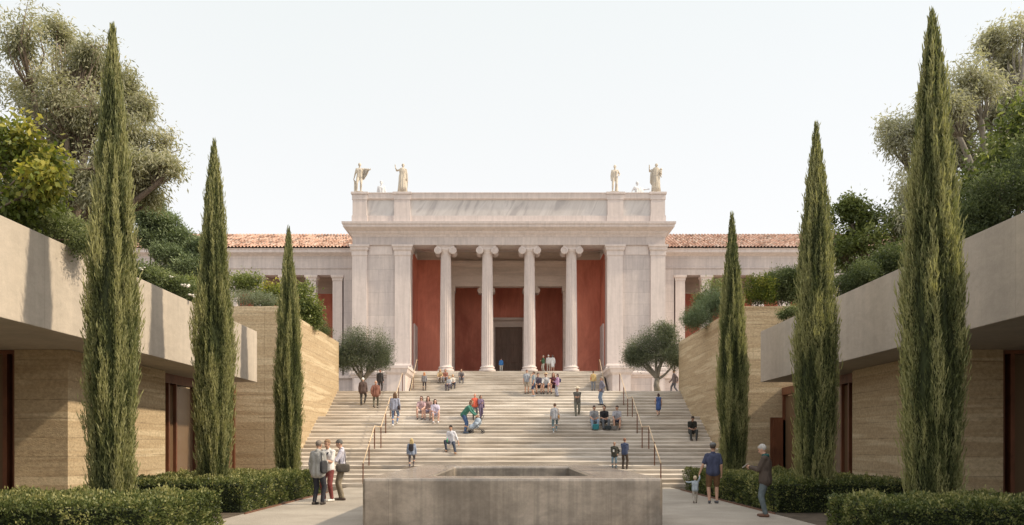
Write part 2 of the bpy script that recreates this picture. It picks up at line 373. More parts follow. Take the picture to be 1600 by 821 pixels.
# ------------------------------------------------------------------ setting: ground, stairs, terrace
tag(box(-600, 600, -100, 1200, -.3, -.02).build('ground', M['ground']), kind='structure')
tag(box(-12, 12, -6, 30.3, -.019, 0).build('paved_path', M['paving']), kind='structure')
RIS, TR = 4.5 / 27, .32
FLIGHTS = [30.3, 34.7, 38.9]
def stair_profile():
    pr = []; z = 0
    for f0 in FLIGHTS:
        d = f0
        for i in range(9):
            pr.append((d, z, z + RIS)); z += RIS; d += TR
    return pr                                         # (d of riser, z below, z above)
SP = stair_profile()
def stair_z(d):
    z = 0
    for r, a, b in SP:
        if d >= r: z = b
    return z
UP0, UN, UR, UT = 60.0, 20, (7.76 - 4.5) / 20, .247   # upper flight
def upper_z(d): return 4.5 if d < UP0 else min(7.76, 4.5 + UR * (math.floor((d - UP0) / UT) + 1))
SX = 9.05
mb = MB()
CH, CW = .042, .14                                    # sloping nosing, shaped so every step catches sun as a bright line
def step(mb, xa, xb, r, nxt, z0, b):
    mb.prism_x([(r, z0), (r, b - CH), (r + CW * .8, b - .012), (r + CW, b), (nxt + CW * .5, b), (nxt + CW * .5, z0)], xa, xb)
for i, (r, a, b) in enumerate(SP):
    nxt = SP[i + 1][0] if i + 1 < len(SP) else 41.85
    step(mb, -SX, SX, r, nxt, a - .05, b)
tag(mb.build('lower_stairs', M['step_stone']), kind='structure')
tag(box(-40, 40, 41.93, 90, -.2, 4.5).build('terrace', M['step_stone']), kind='structure')
mb = MB()
for i in range(UN):
    step(mb, -7.75, 7.75, UP0 + i * UT, UP0 + (i + 1) * UT if i < UN - 1 else 64.92, 4.45 + UR * i, 4.5 + UR * (i + 1))
tag(mb.build('upper_stairs', M['step_stone']), kind='structure')

# ------------------------------------------------------------------ museum
mus = empty('museum_building', (0, 64.74, 4.5))
tag(mus, 'pink-grey marble museum with ionic portico, red walls and terracotta roofed wings above the stairs', 'museum')
YF = 64.74; ML = Vector((0, YF, 4.5))
def part(mb, name, mat, parent=None, smooth=False, bevel=0):
    o = mb.build(name, mat, None, None, smooth, bevel)
    off = ML
    if parent is None: parent = mus
    # keep world placement: mesh is in world coordinates, parents are unrotated
    o.parent = parent
    tot = Vector((0, 0, 0)); q = parent
    while q is not None: tot += q.location; q = q.parent
    o.location = -tot
    return o
def hw(z, s=19.0): return z
# portico floor and basement
mb = MB(); mb.box(-12.85, -7.75, YF, 76, 4.5, 7.5); mb.box(7.75, 12.85, YF, 76, 4.5, 7.5); mb.box(-7.75, 7.75, 65.0, 76, 4.5, 7.757)
part(mb, 'basement', M['marble'])
for sgn in (-1, 1):
    mb = MB(); a, b = sorted((sgn * 7.8, sgn * 12.85))
    mb.moulding([(0, 7.2), (.10, 7.26), (.10, 7.36), (.24, 7.44), (.27, 7.62), (.05, 7.755)], a, b, YF, 66)
    for xs in ((11.75, 12.7), (8.9, 9.6)):
        a, b = sorted((sgn * xs[0], sgn * xs[1])); mb.box(a, b, YF - .1, YF + .1, 4.5, 7.19)
    a, b = sorted((sgn * 9.7, sgn * 12.9)); mb.box(a, b, YF - .14, YF + .1, 4.5, 4.85)
    part(mb, 'plinth_moulding', M['marble_plain'])
# stair pedestals
for sgn in (-1, 1):
    a, b = sorted((sgn * 7.9, sgn * 9.3))
    mb = box(a, b, 60.0, YF - .3, 4.5, 7.3)
    mb.moulding([(0, 4.5), (.1, 4.5), (.1, 4.85), (0, 4.95)], a, b, 60, YF - .3)
    mb.moulding([(0, 7.02), (.06, 7.1), (.14, 7.2), (.2, 7.45), (.26, 7.5), (.26, 7.69), (0, 7.7)], a, b, 60, YF - .3)
    part(mb, 'pedestal', M['marble_plain'])
# anta blocks
for sgn in (-1, 1):
    a, b = sorted((sgn * 8.15, sgn * 12.85))
    part(box(a, b, YF + .16, 71, 7.76, 18.13), 'wall', M['marble'])
    for (x0, x1) in ((8.1, 9.38), (11.68, 12.88)):
        a, b = sorted((sgn * x0, sgn * x1))
        mb = box(a, b, YF, YF + 1.4, 8.35, 17.35)
        mb.moulding([(0, 7.76), (.16, 7.76), (.16, 8.0), (.08, 8.08), (.11, 8.2), (.03, 8.35), (0, 8.36)], a, b, YF, YF + 1.4)
        mb.moulding([(0, 17.2), (.05, 17.3), (.04, 17.62), (.13, 17.72), (.15, 17.9), (.22, 17.98), (.22, 18.125), (0, 18.13)], a, b, YF, YF + 1.4)
        part(mb, 'pilaster', M['marble_plain'])
    a, b = sorted((sgn * 9.6, sgn * 11.5))
    part(box(a, b, YF + .12, YF + .17, 17.35, 18.13), 'frieze_band', M['marble_plain'])
    a, b = sorted((sgn * 7.98, sgn * 8.14))
    part(box(a, b, YF + 2.2, YF + 4.2, 7.76, 12.0), 'side_door_frame', M['marble_plain'])
# entablature
mb = MB(); mb.box(-12.85, 12.85, YF, YF + 1.5, 18.13, 18.86); mb.box(-12.85, -11.4, YF + 1.5, 71, 18.13, 18.86); mb.box(11.4, 12.85, YF + 1.5, 71, 18.13, 18.86)
part(mb, 'architrave', M['marble'])
part(MB().moulding([(0, 18.78), (.05, 18.8), (.05, 18.9), (.12, 18.95), (.13, 19.0), (.22, 19.08), (.24, 19.2), (.62, 19.42), (.66, 19.46), (.66, 19.62), (.74, 19.68), (.76, 19.86), (.1, 19.9)], -12.85, 12.85, YF, 76), 'cornice', M['marble_plain'])
# parapet
part(box(-12.6, 12.6, YF + .16, YF + 1.0, 19.85, 22.2), 'parapet', M['veined'])
mb = MB()
for (x0, x1) in ((-11.68, -9.42), (-8.12, 8.12), (9.42, 11.68)):
    mb.box(x0, x1, YF + .06, YF + 1.1, 19.87, 20.55)
    mb.prism_x([(YF + .12, 21.86), (YF + .0, 21.95), (YF - .0, 22.0), (YF - .02, 22.32), (YF - .06, 22.36), (YF - .06, 22.43), (YF + 1.1, 22.43), (YF + 1.1, 21.86)], x0, x1)
part(mb, 'parapet_coping', M['marble_plain'])
for (x0, x1) in ((-12.85, -11.68), (-9.42, -8.12), (8.12, 9.42), (11.68, 12.85)):
    mb = box(x0, x1, YF - .02, YF + 1.2, 20.58, 21.85)
    mb.box(x0 - .06, x1 + .06, YF - .08, YF + 1.25, 19.88, 20.5); mb.box(x0 - .03, x1 + .03, YF - .05, YF + 1.22, 20.5, 20.58)
    mb.box(x0 - .04, x1 + .04, YF - .06, YF + 1.24, 21.85, 22.3); mb.box(x0 - .12, x1 + .12, YF - .14, YF + 1.3, 22.3, 22.47)
    part(mb, 'parapet_pier', M['marble_plain'])
part(box(-12.4, 12.4, YF + .9, 76, 19.8, 20.0), 'portico_roof', M['marble_plain'])
# columns
def column_mesh(h, r, flutes=20):
    sh = MB(); seg = flutes * 6; prof = [(0, 1.0), (.02, .985), (.15, .985), (.35, .965), (.6, .92), (.8, .875), (.975, .835), (1, .86)]
    vs = []
    for t, k in prof:
        for i in range(seg):
            a = 2 * math.pi * i / seg; u = (i % 6) / 6.0
            fl = 0 if u < .17 else 0.13 * math.sin(math.pi * (u - .1) / .95)
            if t in (0, 1): fl = 0
            rr = r * k * (1 - max(fl, 0)); vs.append((rr * math.cos(a), rr * math.sin(a), .42 * r / .5 + t * (h - .42 * r / .5 - .62 * r / .5)))
    n = len(prof)
    sh.add(vs, [(i * seg + k, i * seg + (k + 1) % seg, (i + 1) * seg + (k + 1) % seg, (i + 1) * seg + k) for i in range(n - 1) for k in range(seg)] + [tuple(range(seg - 1, -1, -1)), tuple((n - 1) * seg + k for k in range(seg))])
    q = r / .5
    ba = MB().lathe([(.68 * q, 0), (.68 * q, .05 * q), (.7 * q, .1 * q), (.68 * q, .16 * q), (.58 * q, .19 * q), (.565 * q, .24 * q), (.6 * q, .28 * q), (.62 * q, .33 * q), (.6 * q, .38 * q), (.53 * q, .42 * q), (.5 * q, .46 * q)], seg=40)
    ca = MB(); zt = h
    ca.lathe([(.42 * q, zt - .68 * q), (.455 * q, zt - .62 * q), (.44 * q, zt - .56 * q), (.56 * q, zt - .40 * q), (.58 * q, zt - .3 * q), (.4 * q, zt - .26 * q)], seg=32)
    ca.box(-.72 * q, .72 * q, -.6 * q, .6 * q, zt - .12 * q, zt)
    ca.box(-.66 * q, .66 * q, -.55 * q, .55 * q, zt - .3 * q, zt - .12 * q)
    for sx_ in (-1, 1):
        vc = Vector((sx_ * .62 * q, 0, zt - .42 * q))
        vs = []; prof = [(.28, -.62), (.31, -.6), (.31, -.54), (.24, -.3), (.2, 0), (.24, .3), (.31, .54), (.31, .6), (.28, .62)]
        seg = 24
        for rr, yy in prof:
            for k in range(seg):
                a = 2 * math.pi * k / seg; vs.append((vc.x + rr * q * math.cos(a), yy * q, vc.z + rr * q * math.sin(a)))
        ca.add(vs, [(i * seg + k, i * seg + (k + 1) % seg, (i + 1) * seg + (k + 1) % seg, (i + 1) * seg + k) for i in range(len(prof) - 1) for k in range(seg)] + [tuple(range(seg)), tuple((len(prof) - 1) * seg + k for k in range(seg))])
        for yy in (-.63, .63):                        # raised spiral of the volute
            pts = []; rad = []
            for k in range(40):
                t = k / 39; a = -sx_ * (t * 4.2 * math.pi) + math.pi / 2; rr = (.29 - .26 * t) * q
                pts.append((vc.x + rr * math.cos(a), yy * q, vc.z + rr * math.sin(a))); rad.append((.032 - .012 * t) * q)
            ca.tube(pts, rad, 6)
    return sh, ba, ca
sh, ba, ca = column_mesh(18.13 - 7.76, .5)
col0 = sh.build('column', M['marble_plain'], mus, None, 'auto'); col0.location = Vector((-5.23, YF + .68, 7.76)) - ML
ba.build('column_base', M['marble_plain'], col0, None, 'auto'); ca.build('capital', M['marble_plain'], col0, None, 'auto')
for x in (-1.78, 1.72, 5.2):
    c = copy_tree(col0); c.location = Vector((x, YF + .68, 7.76)) - ML
# portico interior
part(box(-8.1, 8.1, YF + 1.5, 76, 19.1, 19.4), 'portico_ceiling', M['marble_inner'])
mb = MB()
for y in (YF + 2.6, YF + 3.9): mb.box(-8.1, 8.1, y, y + .45, 18.75, 19.09)
part(mb, 'ceiling_beam', M['marble_inner'])
for sgn in (-1, 1):
    a, b = sorted((sgn * 5.62, sgn * 8.12)); part(box(a, b, 69.9, 70.4, 7.757, 18.1), 'red_wall', M['red'])
    a, b = sorted((sgn * 5.62, sgn * 8.12)); part(box(a, b, 69.82, 70.4, 18.1, 19.09), 'wall_crown', M['marble_inner'])
    a, b = sorted((sgn * 8.11, sgn * 8.145)); part(box(a, b, YF + 1.45, 69.85, 7.77, 18.1), 'red_wall', M['red'])
    a, b = sorted((sgn * 4.83, sgn * 5.6))
    mb = box(a, b, 69.85, 70.7, 7.76, 15.3); mb.box(a - .08, b + .08, 69.78, 70.75, 15.3, 15.75)
    part(mb, 'inner_pilaster', M['marble_inner'])
mb = MB(); mb.box(-5.6, 5.6, 69.86, 70.6, 15.76, 16.7); mb.box(-5.7, 5.7, 69.76, 70.6, 16.7, 16.86); mb.box(-5.6, 5.6, 69.84, 70.6, 16.86, 17.5)
mb.prism_x([(69.84, 17.5), (69.5, 17.75), (69.5, 17.95), (69.84, 18.0), (70.6, 18.0), (70.6, 17.5)], -5.7, 5.7); mb.box(-5.62, 5.62, 69.88, 70.6, 18.0, 19.09)
part(mb, 'inner_entablature', M['marble_inner'])
sh, ba, ca = column_mesh(15.75 - 7.76, .42)
ic = sh.build('inner_column', M['marble_inner'], mus, None, 'auto'); ic.location = Vector((-2.0, 70.3, 7.76)) - ML
ba.build('column_base', M['marble_inner'], ic, None, 'auto'); ca.build('capital', M['marble_inner'], ic, None, 'auto')
c = copy_tree(ic); c.location = Vector((2.0, 70.3, 7.76)) - ML
part(MB().box(-5.9, -1.55, 74, 74.3, 7.76, 19).box(1.55, 5.9, 74, 74.3, 7.76, 19).box(-1.55, 1.55, 74, 74.3, 13.3, 19).box(-6.2, -5.9, 70.4, 74.3, 7.76, 19).box(5.9, 6.2, 70.4, 74.3, 7.76, 19), 'vestibule_wall', M['red'])
part(box(-5.9, 5.9, 70.6, 74, 17.6, 17.9), 'vestibule_ceiling', M['marble_inner'])
mb = MB().box(-1.62, -1.27, 73.85, 74.2, 7.76, 12.75).box(1.27, 1.62, 73.85, 74.2, 7.76, 12.75).box(-1.62, 1.62, 73.85, 74.2, 12.75, 13.25)
mb.prism_x([(73.85, 13.25), (73.6, 13.4), (73.6, 13.6), (74.0, 13.65), (74.2, 13.25)], -1.8, 1.8)
part(mb, 'door_frame', M['marble_inner'])
dr = part(MB().box(-1.27, -.012, 74.02, 74.12, 7.77, 12.75).box(.012, 1.27, 74.02, 74.12, 7.77, 12.75).box(-1.27, 1.27, 74.13, 74.2, 7.77, 12.75), 'door', M['door_wood'])
mb = MB()
for x0, x1 in ((-1.12, -.15), (.15, 1.12)):
    for z0, z1 in ((8.0, 9.2), (9.4, 10.9), (11.1, 12.5)): mb.box(x0, x1, 73.98, 74.03, z0, z1)
part(mb, 'door_panel', M['door_wood'], dr, bevel=.02)
# wings
YW = 69.1
for sgn in (-1, 1):
    def bb(x0, x1, *r):
        a, b = sorted((sgn * x0, sgn * x1)); return box(a, b, *r)
    X1 = 38
    part(bb(12.86, X1, YW - .2, 80, 4.5, 7.5), 'basement', M['marble'])
    mb = bb(12.86, X1, YW - .42, YW + .2, 7.5, 7.74)
    part(mb, 'plinth_moulding', M['marble_plain'])
    part(bb(12.86, 14.5, YW, YW + 1, 7.74, 16.6), 'wall', M['marble'])
    x = 15.05
    while x < X1 - 1:
        mb = bb(x - .42, x + .42, YW + .02, YW + .8, 7.74, 16.2)
        a, b = sorted((sgn * (x - .42), sgn * (x + .42)))
        mb.moulding([(0, 16.1), (.04, 16.12), (.05, 16.3), (.14, 16.42), (.14, 16.595), (0, 16.6)], a, b, YW + .02, YW + .8)
        part(mb, 'pillar', M['marble_plain']); x += 2.31
    mb = bb(12.86, X1, YW, YW + 1, 16.6, 17.16); mb.box(*sorted((sgn * 12.86, sgn * X1)), YW - .06, YW + 1, 17.16, 17.26); mb.box(*sorted((sgn * 12.86, sgn * X1)), YW, YW + 1, 17.26, 18.3)
    part(mb, 'entablature', M['marble'])
    a, b = sorted((sgn * 12.86, sgn * X1))
    part(MB().prism_x([(YW, 18.25), (YW - .12, 18.34), (YW - .4, 18.5), (YW - .4, 18.72), (YW - .5, 18.84), (YW + 1, 18.84), (YW + 1, 18.25)], a, b), 'cornice', M['marble_plain'])
    part(bb(12.86, X1, 72.5, 72.9, 7.5, 15.6), 'red_wall', M['red'])
    part(bb(12.86, X1, 72.42, 72.9, 15.6, 17.8), 'wall_crown', M['marble_inner'])
    part(bb(12.86, X1, YW + 1, 72.9, 17.5, 17.7), 'gallery_ceiling', M['marble_inner'])
    # tiled roof: rows of half-round tiles running up the slope
    x0, x1 = 12.88, X1; ny, L = 15, 6.5; W = .30
    nx = int((x1 - x0) / W * 8); uu = np.linspace(x0, x1, nx); rows = []
    ph = (uu / W) % 1.0
    prof_ = np.where(ph < .55, .085 * np.sqrt(np.clip(1 - ((ph - .275) / .275) ** 2, 0, 1)), -.03 * np.sin((ph - .55) / .45 * np.pi))
    jit = RNG.normal(0, .02, (ny + 1, int((x1 - x0) / W) + 3))
    idx = (uu / W).astype(int) - int(x0 / W)
    for j in range(ny):
        for t, dz in ((0, .04), (1, 0)):
            yy = YW - .55 + (j + t) * L / ny; zz = 18.9 + (j + t) * 2.85 / ny
            rows.append(np.stack([sgn * uu, yy + jit[j, idx] * (t == 0) * 2, zz + prof_ + dz + jit[j, idx] * .5], 1))
    V = np.concatenate(rows); nr = len(rows)
    me = bpy.data.meshes.new('roof'); fs = []
    ii = np.arange(nx - 1)
    for r_ in range(nr - 1):
        a = r_ * nx + ii; fs.append(np.stack([a, a + 1, a + nx + 1, a + nx], 1))
    fs = np.concatenate(fs)
    me.vertices.add(len(V)); me.vertices.foreach_set('co', V.astype(np.float32).ravel())
    me.loops.add(fs.size); me.loops.foreach_set('vertex_index', fs.astype(np.int32).ravel())
    me.polygons.add(len(fs)); me.polygons.foreach_set('loop_start', np.arange(0, fs.size, 4, dtype=np.int32)); me.polygons.foreach_set('loop_total', np.full(len(fs), 4, dtype=np.int32))
    me.update(); me.validate(); me.materials.append(M['tiles'])
    ro = bpy.data.objects.new('roof', me); COL.objects.link(ro); ro.parent = mus; ro.location = -ML
    # eave end caps: open tile mouths
    mb = MB(); x = x0 + .1
    while x < x1:
        for k in range(1):
            xx = sgn * x; mb.lathe([(.001, 0)], 0, 0, 3) if False else None
        x += W
    part(MB().prism_x([(YW - .42, 18.86), (YW + 6, 21.6), (YW + 6, 18.86)], a0 := min(sgn * x0, sgn * x1), max(sgn * x0, sgn * x1)), 'roof_base', M['corten'])

# ------------------------------------------------------------------ concrete garden buildings either side
def side_building(sgn, label):
    root = empty('garden_pavilion', (sgn * 10, 16, 0)); tag(root, label, 'building')
    L = root.location
    def P(mb, name, mat, parent=None, bevel=0):
        o = mb.build(name, mat, None, None, False, bevel); o.parent = parent or root
        tot = Vector((0, 0, 0)); q = o.parent
        while q is not None: tot += q.location; q = q.parent
        o.location = -tot; return o
    def bb(x0, x1, *r):
        a, b = sorted((sgn * x0, sgn * x1)); return box(a, b, *r)
    P(bb(9.05, 9.4, 2, 28.3, 3.89, 5.71), 'roof_edge', M['concrete'], bevel=.012)
    P(bb(9.4, 24, 2, 28.29, 3.893, 4.3), 'canopy', M['concrete'])
    P(bb(9.402, 24, 28.0, 28.3, 4.3, 5.70), 'roof_edge', M['concrete'])
    P(bb(10.47, 11.75, 18.7, 24.0, 0, 3.89), 'rammed_wall', M['rammed'], bevel=.01)
    P(bb(11.75, 12.2, 22.0, 31, 0, 3.89), 'rammed_wall', M['rammed'])
    # garden glazing in the recess
    gz = P(bb(10.9, 10.92, 24.0, 31.08, .05, 3.55), 'window', M['glass'])
    mb = MB()
    for y in (24.0, 25.0, 25.55, 27.15, 29.0, 31.0): mb.add(*[(b_.v, b_.f) for b_ in [bb(10.8, 11.0, y, y + .09, 0, 3.6)]][0])
    q = bb(10.78, 11.02, 24.0, 31.09, 3.6, 3.89); mb.add(q.v, q.f)
    P(mb, 'window_frame', M['bronze'], gz)
    # entrance glazing facing the path end
    gz = P(bb(12.0, 17.5, 18.95, 18.97, .05, 3.83), 'window', M['glass'])
    mb = MB()
    for x in (11.76, 12.0, 14.4, 17.4): q = bb(x, x + .1, 18.82, 19.06, 0, 3.88); mb.add(q.v, q.f)
    q = bb(11.76, 17.5, 18.81, 19.07, 3.80, 3.888); mb.add(q.v, q.f)
    P(mb, 'window_frame', M['bronze'], gz)
    P(bb(12.0, 18, 21.5, 22.0, 0, 3.89), 'rammed_wall', M['rammed'])
    return root
side_building(-1, 'sunlit low pavilion with deep concrete roof edge over rammed earth walls, left of the path')
side_building(1, 'shaded low pavilion with deep concrete roof edge over rammed earth walls, right of the path')
def stair_wall(sgn, label):
    root = empty('stair_flank_wall', (sgn * 9.05, 31.1, 0)); tag(root, label, 'wall')
    def bb(x0, x1, *r):
        a, b = sorted((sgn * x0, sgn * x1)); return box(a, b, *r)
    def P(mb, name, mat, parent=None, bevel=0):
        o = mb.build(name, mat, None, None, False, bevel); o.parent = parent or root
        tot = Vector((0, 0, 0)); q = o.parent
        while q is not None: tot += q.location; q = q.parent
        o.location = -tot; return o
    P(bb(9.05, 9.65, 31.1, 41.93, 0, 7.12), 'side_face', M['rammed'], bevel=.015)
    P(bb(9.65, 22, 31.1, 31.7, 0, 7.118), 'front_face', M['rammed'])
    if sgn > 0:
        P(bb(10.32, 11.9, 31.04, 31.12, 0, 2.72), 'door_frame', M['bronze'])
        P(bb(10.42, 11.8, 31.0, 31.05, .02, 2.62), 'door', M['bronze'])
    return root
stair_wall(-1, 'sunlit layered rammed earth wall flanking the stairs on the left')
stair_wall(1, 'shaded layered rammed earth wall with brown door flanking the stairs on the right')
# raised garden ground behind the walls
for sgn in (-1, 1):
    a, b = sorted((sgn * 9.42, sgn * 23.9)); 
    tag(box(a, b, 2, 27.98, 4.31, 5.5).build('roof_garden_soil', M['soil']), kind='structure')
    a, b = sorted((sgn * 9.66, sgn * 45)); tag(box(a, b, 31.72, 41.9, -.1, 6.6).build('raised_garden_soil', M['soil']), kind='structure')
    a, b = sorted((sgn * 24, sgn * 60)); tag(box(a, b, -5, 31.6, -.1, 5.45).build('raised_garden_soil', M['soil']), kind='structure')

# ------------------------------------------------------------------ basin
cx = .075
ba_ = empty('water_basin', (cx, 21, 0)); tag(ba_, 'long brown stone water basin with rectangular opening in front of the stairs', 'water basin')
mb = MB(); x0, x1, y0, y1, z1 = cx - 2.94, cx + 2.94, 15.4, 26.7, .965; hx0, hx1, hy0, hy1, zb = cx - 1.74, cx + 1.74, 16.6, 24.2, .45
vs = [(x0, y0, 0), (x1, y0, 0), (x1, y1, 0), (x0, y1, 0), (x0, y0, z1), (x1, y0, z1), (x1, y1, z1), (x0, y1, z1), (hx0, hy0, z1), (hx1, hy0, z1), (hx1, hy1, z1), (hx0, hy1, z1), (hx0, hy0, zb), (hx1, hy0, zb), (hx1, hy1, zb), (hx0, hy1, zb)]
mb.add(vs, [(0, 3, 2, 1), (0, 1, 5, 4), (1, 2, 6, 5), (2, 3, 7, 6), (3, 0, 4, 7), (4, 5, 9, 8), (5, 6, 10, 9), (6, 7, 11, 10), (7, 4, 8, 11), (8, 9, 13, 12), (9, 10, 14, 13), (10, 11, 15, 14), (11, 8, 12, 15), (12, 13, 14, 15)])
o = mb.build('basin_body', M['basin_stone'], ba_, None, False, .055); o.location = -ba_.location
o = box(hx0, hx1, hy0, hy1, .452, .54).build('water', M['water'], ba_); o.location = -ba_.location

# ------------------------------------------------------------------ handrails
def handrail(x, label, pts, group, posts):
    root = empty('handrail', (x, pts[0][0], 0)); tag(root, label, 'handrail', group)
    mb = MB(); H = .93
    mb.tube([(x, d, z + H) for d, z in pts], .021, 8)
    o = mb.build('rail', M['rail_light'], root, None, True); o.location = -root.location
    for d, z in posts:
        mb = MB().box(x - .02, x + .02, d - .02, d + .02, z - .02, z + H - .01)
        o = mb.build('post', M['bronze'], root, None, False); o.location = -root.location
RP = [(30.35, 0), (32.95, 1.5), (34.6, 1.5), (37.35, 3.0), (38.8, 3.0), (41.55, 4.5)]
POST = [(30.35, 0), (31.65, stair_z(31.65)), (32.95, 1.5), (34.6, 1.5), (35.95, stair_z(35.95)), (37.35, 3.0), (38.8, 3.0), (40.15, stair_z(40.15)), (41.6, 4.5)]
handrail(-5.62, 'bronze handrail climbing the left side of the lower stairs', RP, 'handrails on the stairs', POST)
handrail(5.86, 'bronze handrail climbing the right side of the lower stairs', RP, 'handrails on the stairs', POST)
UPp = [(UP0, 4.5 + UR), (64.6, 7.76), (65.4, 7.76)]
for x, nm in ((-7.55, 'thin bronze handrail beside the left pedestal of the portico steps'), (7.45, 'thin bronze handrail beside the right pedestal of the portico steps')):
    handrail(x, nm, UPp, 'handrails of the portico steps', [(UP0 + .1, upper_z(UP0 + .1)), (62.4, upper_z(62.4)), (64.6, 7.76), (65.4, 7.76)])
# ------------------------------------------------------------------ vegetation
def unit(v): return v / np.maximum(np.linalg.norm(v, axis=-1, keepdims=True), 1e-9)
def leaves(pos, dirv, length, width, rng, shape=4, roll=None):
    """one leaf per row: diamond (4 corners) with its stem at pos, pointing along dirv"""
    n = len(pos); d = unit(dirv); rnd = unit(rng.normal(size=(n, 3))); side = unit(np.cross(d, rnd))
    L = np.broadcast_to(np.asarray(length), (n,))[:, None]; W = np.broadcast_to(np.asarray(width), (n,))[:, None]
    a = pos; b = pos + d * L * .45 + side * W * .5; c = pos + d * L; e = pos + d * L * .45 - side * W * .5
    return np.stack([a, b, c, e], 1).reshape(-1, 3)
def fnoise(p, sc, seed=0):
    return np.array([mnoise.noise(Vector((q[0] * sc[0] + seed, q[1] * sc[1] - seed, q[2] * sc[2] + 2 * seed))) for q in p])

def cypress(seed, H, W):
    rng = np.random.default_rng(seed)
    NS = 34000
    t = rng.random(NS) ** .92
    def prof(t): return np.clip(np.minimum(.70 + t * 1.1, 1.0), 0, 1) * np.where(t < .42, 1, np.clip(1 - ((t - .42) / .585), 0, 1) ** .72)
    th = rng.random(NS) * 2 * np.pi
    z = .25 + t * (H - .45)
    pl = fnoise(np.stack([np.cos(th) * 1.4, np.sin(th) * 1.4, z], 1), (1.5, 1.5, .55), seed)
    pl2 = fnoise(np.stack([np.cos(th) * 2.0, np.sin(th) * 2.0, z], 1), (2.8, 2.8, 1.05), seed + 5)
    Rr = W / 2 * prof(t) * (1 + .30 * pl + .26 * pl2)
    u = rng.random(NS) ** .45; rad = Rr * (.45 + .47 * u)
    rad = np.maximum(rad, .015)
    base = np.stack([rad * np.cos(th), rad * np.sin(th), z], 1)
    out = np.stack([np.cos(th), np.sin(th), np.zeros(NS)], 1); tan_ = np.stack([-np.sin(th), np.cos(th), np.zeros(NS)], 1)
    tiptaper = np.clip(prof(t) * 1.3, .12, 1)
    dirv = unit(out * rng.uniform(.04, .24, NS)[:, None] * tiptaper[:, None] + tan_ * rng.normal(0, .12, NS)[:, None] + np.array([0, 0, 1.0]))
    SL = rng.uniform(.10, .23, NS) * (.45 + .65 * tiptaper)
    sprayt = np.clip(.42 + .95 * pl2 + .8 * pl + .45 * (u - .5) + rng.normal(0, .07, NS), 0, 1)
    V = []; T = []
    for k in range(5):
        f = k / 5 * .75
        st = base + dirv * (SL * f)[:, None]
        dd = unit(dirv + rng.normal(0, .20, (NS, 3)))
        V.append(leaves(st, dd, SL * rng.uniform(.28, .5, NS), rng.uniform(.010, .019, NS), rng)); T.append(np.clip(sprayt + .12 * (f - .3) + rng.normal(0, .12, NS), 0, 1))
    # long stray tips that feather the outline
    NT = 1500; i = rng.choice(NS, NT); d2 = unit(dirv[i] + out[i] * .12 * tiptaper[i][:, None])
    for k in range(3):
        st = base[i] + out[i] * (Rr[i] - rad[i])[:, None] * .9 + d2 * (k * .07)
        V.append(leaves(st, unit(d2 + rng.normal(0, .12, (NT, 3))), .13, .022, rng)); T.append(np.clip(sprayt[i] + .15, 0, 1))
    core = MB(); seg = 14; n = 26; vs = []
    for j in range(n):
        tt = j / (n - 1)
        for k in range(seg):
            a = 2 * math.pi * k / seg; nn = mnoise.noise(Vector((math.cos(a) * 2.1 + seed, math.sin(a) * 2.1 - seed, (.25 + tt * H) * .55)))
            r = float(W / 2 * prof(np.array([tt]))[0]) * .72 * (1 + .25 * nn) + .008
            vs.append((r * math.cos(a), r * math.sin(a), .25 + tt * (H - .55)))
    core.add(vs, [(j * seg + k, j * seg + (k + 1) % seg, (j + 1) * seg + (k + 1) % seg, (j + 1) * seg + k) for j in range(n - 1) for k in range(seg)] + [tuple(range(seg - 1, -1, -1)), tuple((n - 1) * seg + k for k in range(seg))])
    return np.concatenate(V), np.concatenate(T), core
CYP = [ # x, d, H, W, label
    (-7.5, 14.9, 9.62, .92, 'very tall slender cypress rising behind the left front hedge, nearest on the sunlit side'),
    (-7.5, 20.0, 9.40, .98, 'slender cypress in the middle of the left row, in front of the bronze framed window'),
    (-7.5, 26.7, 9.05, .92, 'slender cypress farthest along the left row, in front of the sunlit stair flank wall'),
    (7.5, 13.9, 9.30, 1.04, 'very tall dark cypress rising behind the right front hedge, nearest on the shaded side'),
    (7.5, 19.25, 9.52, 1.04, 'slender dark cypress in the middle of the right row, beside the brown door'),
    (7.5, 26.3, 9.42, .98, 'slender cypress farthest along the right row, beside the right foot of the stairs')]
for i, (x, d, H, W, lab) in enumerate(CYP):
    r = empty('cypress_tree', (x, d, 0)); tag(r, lab, 'cypress tree', 'cypress trees lining the path'); r.rotation_euler = (R((i % 3 - 1) * .2), R((-.12, .1, -.15, .1, -.12, .15)[i]), R(47 * i))
    V, T, core = cypress(11 + i, H, W * 1.0)
    np_mesh('foliage', V, 4, M['cypress'], T, r); 
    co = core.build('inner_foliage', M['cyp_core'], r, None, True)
    MB().tube([(0, 0, -.05), (0, 0, .5), (0, 0, 3)], [.1, .08, .05], 10).build('trunk', M['bark'], r, None, True)

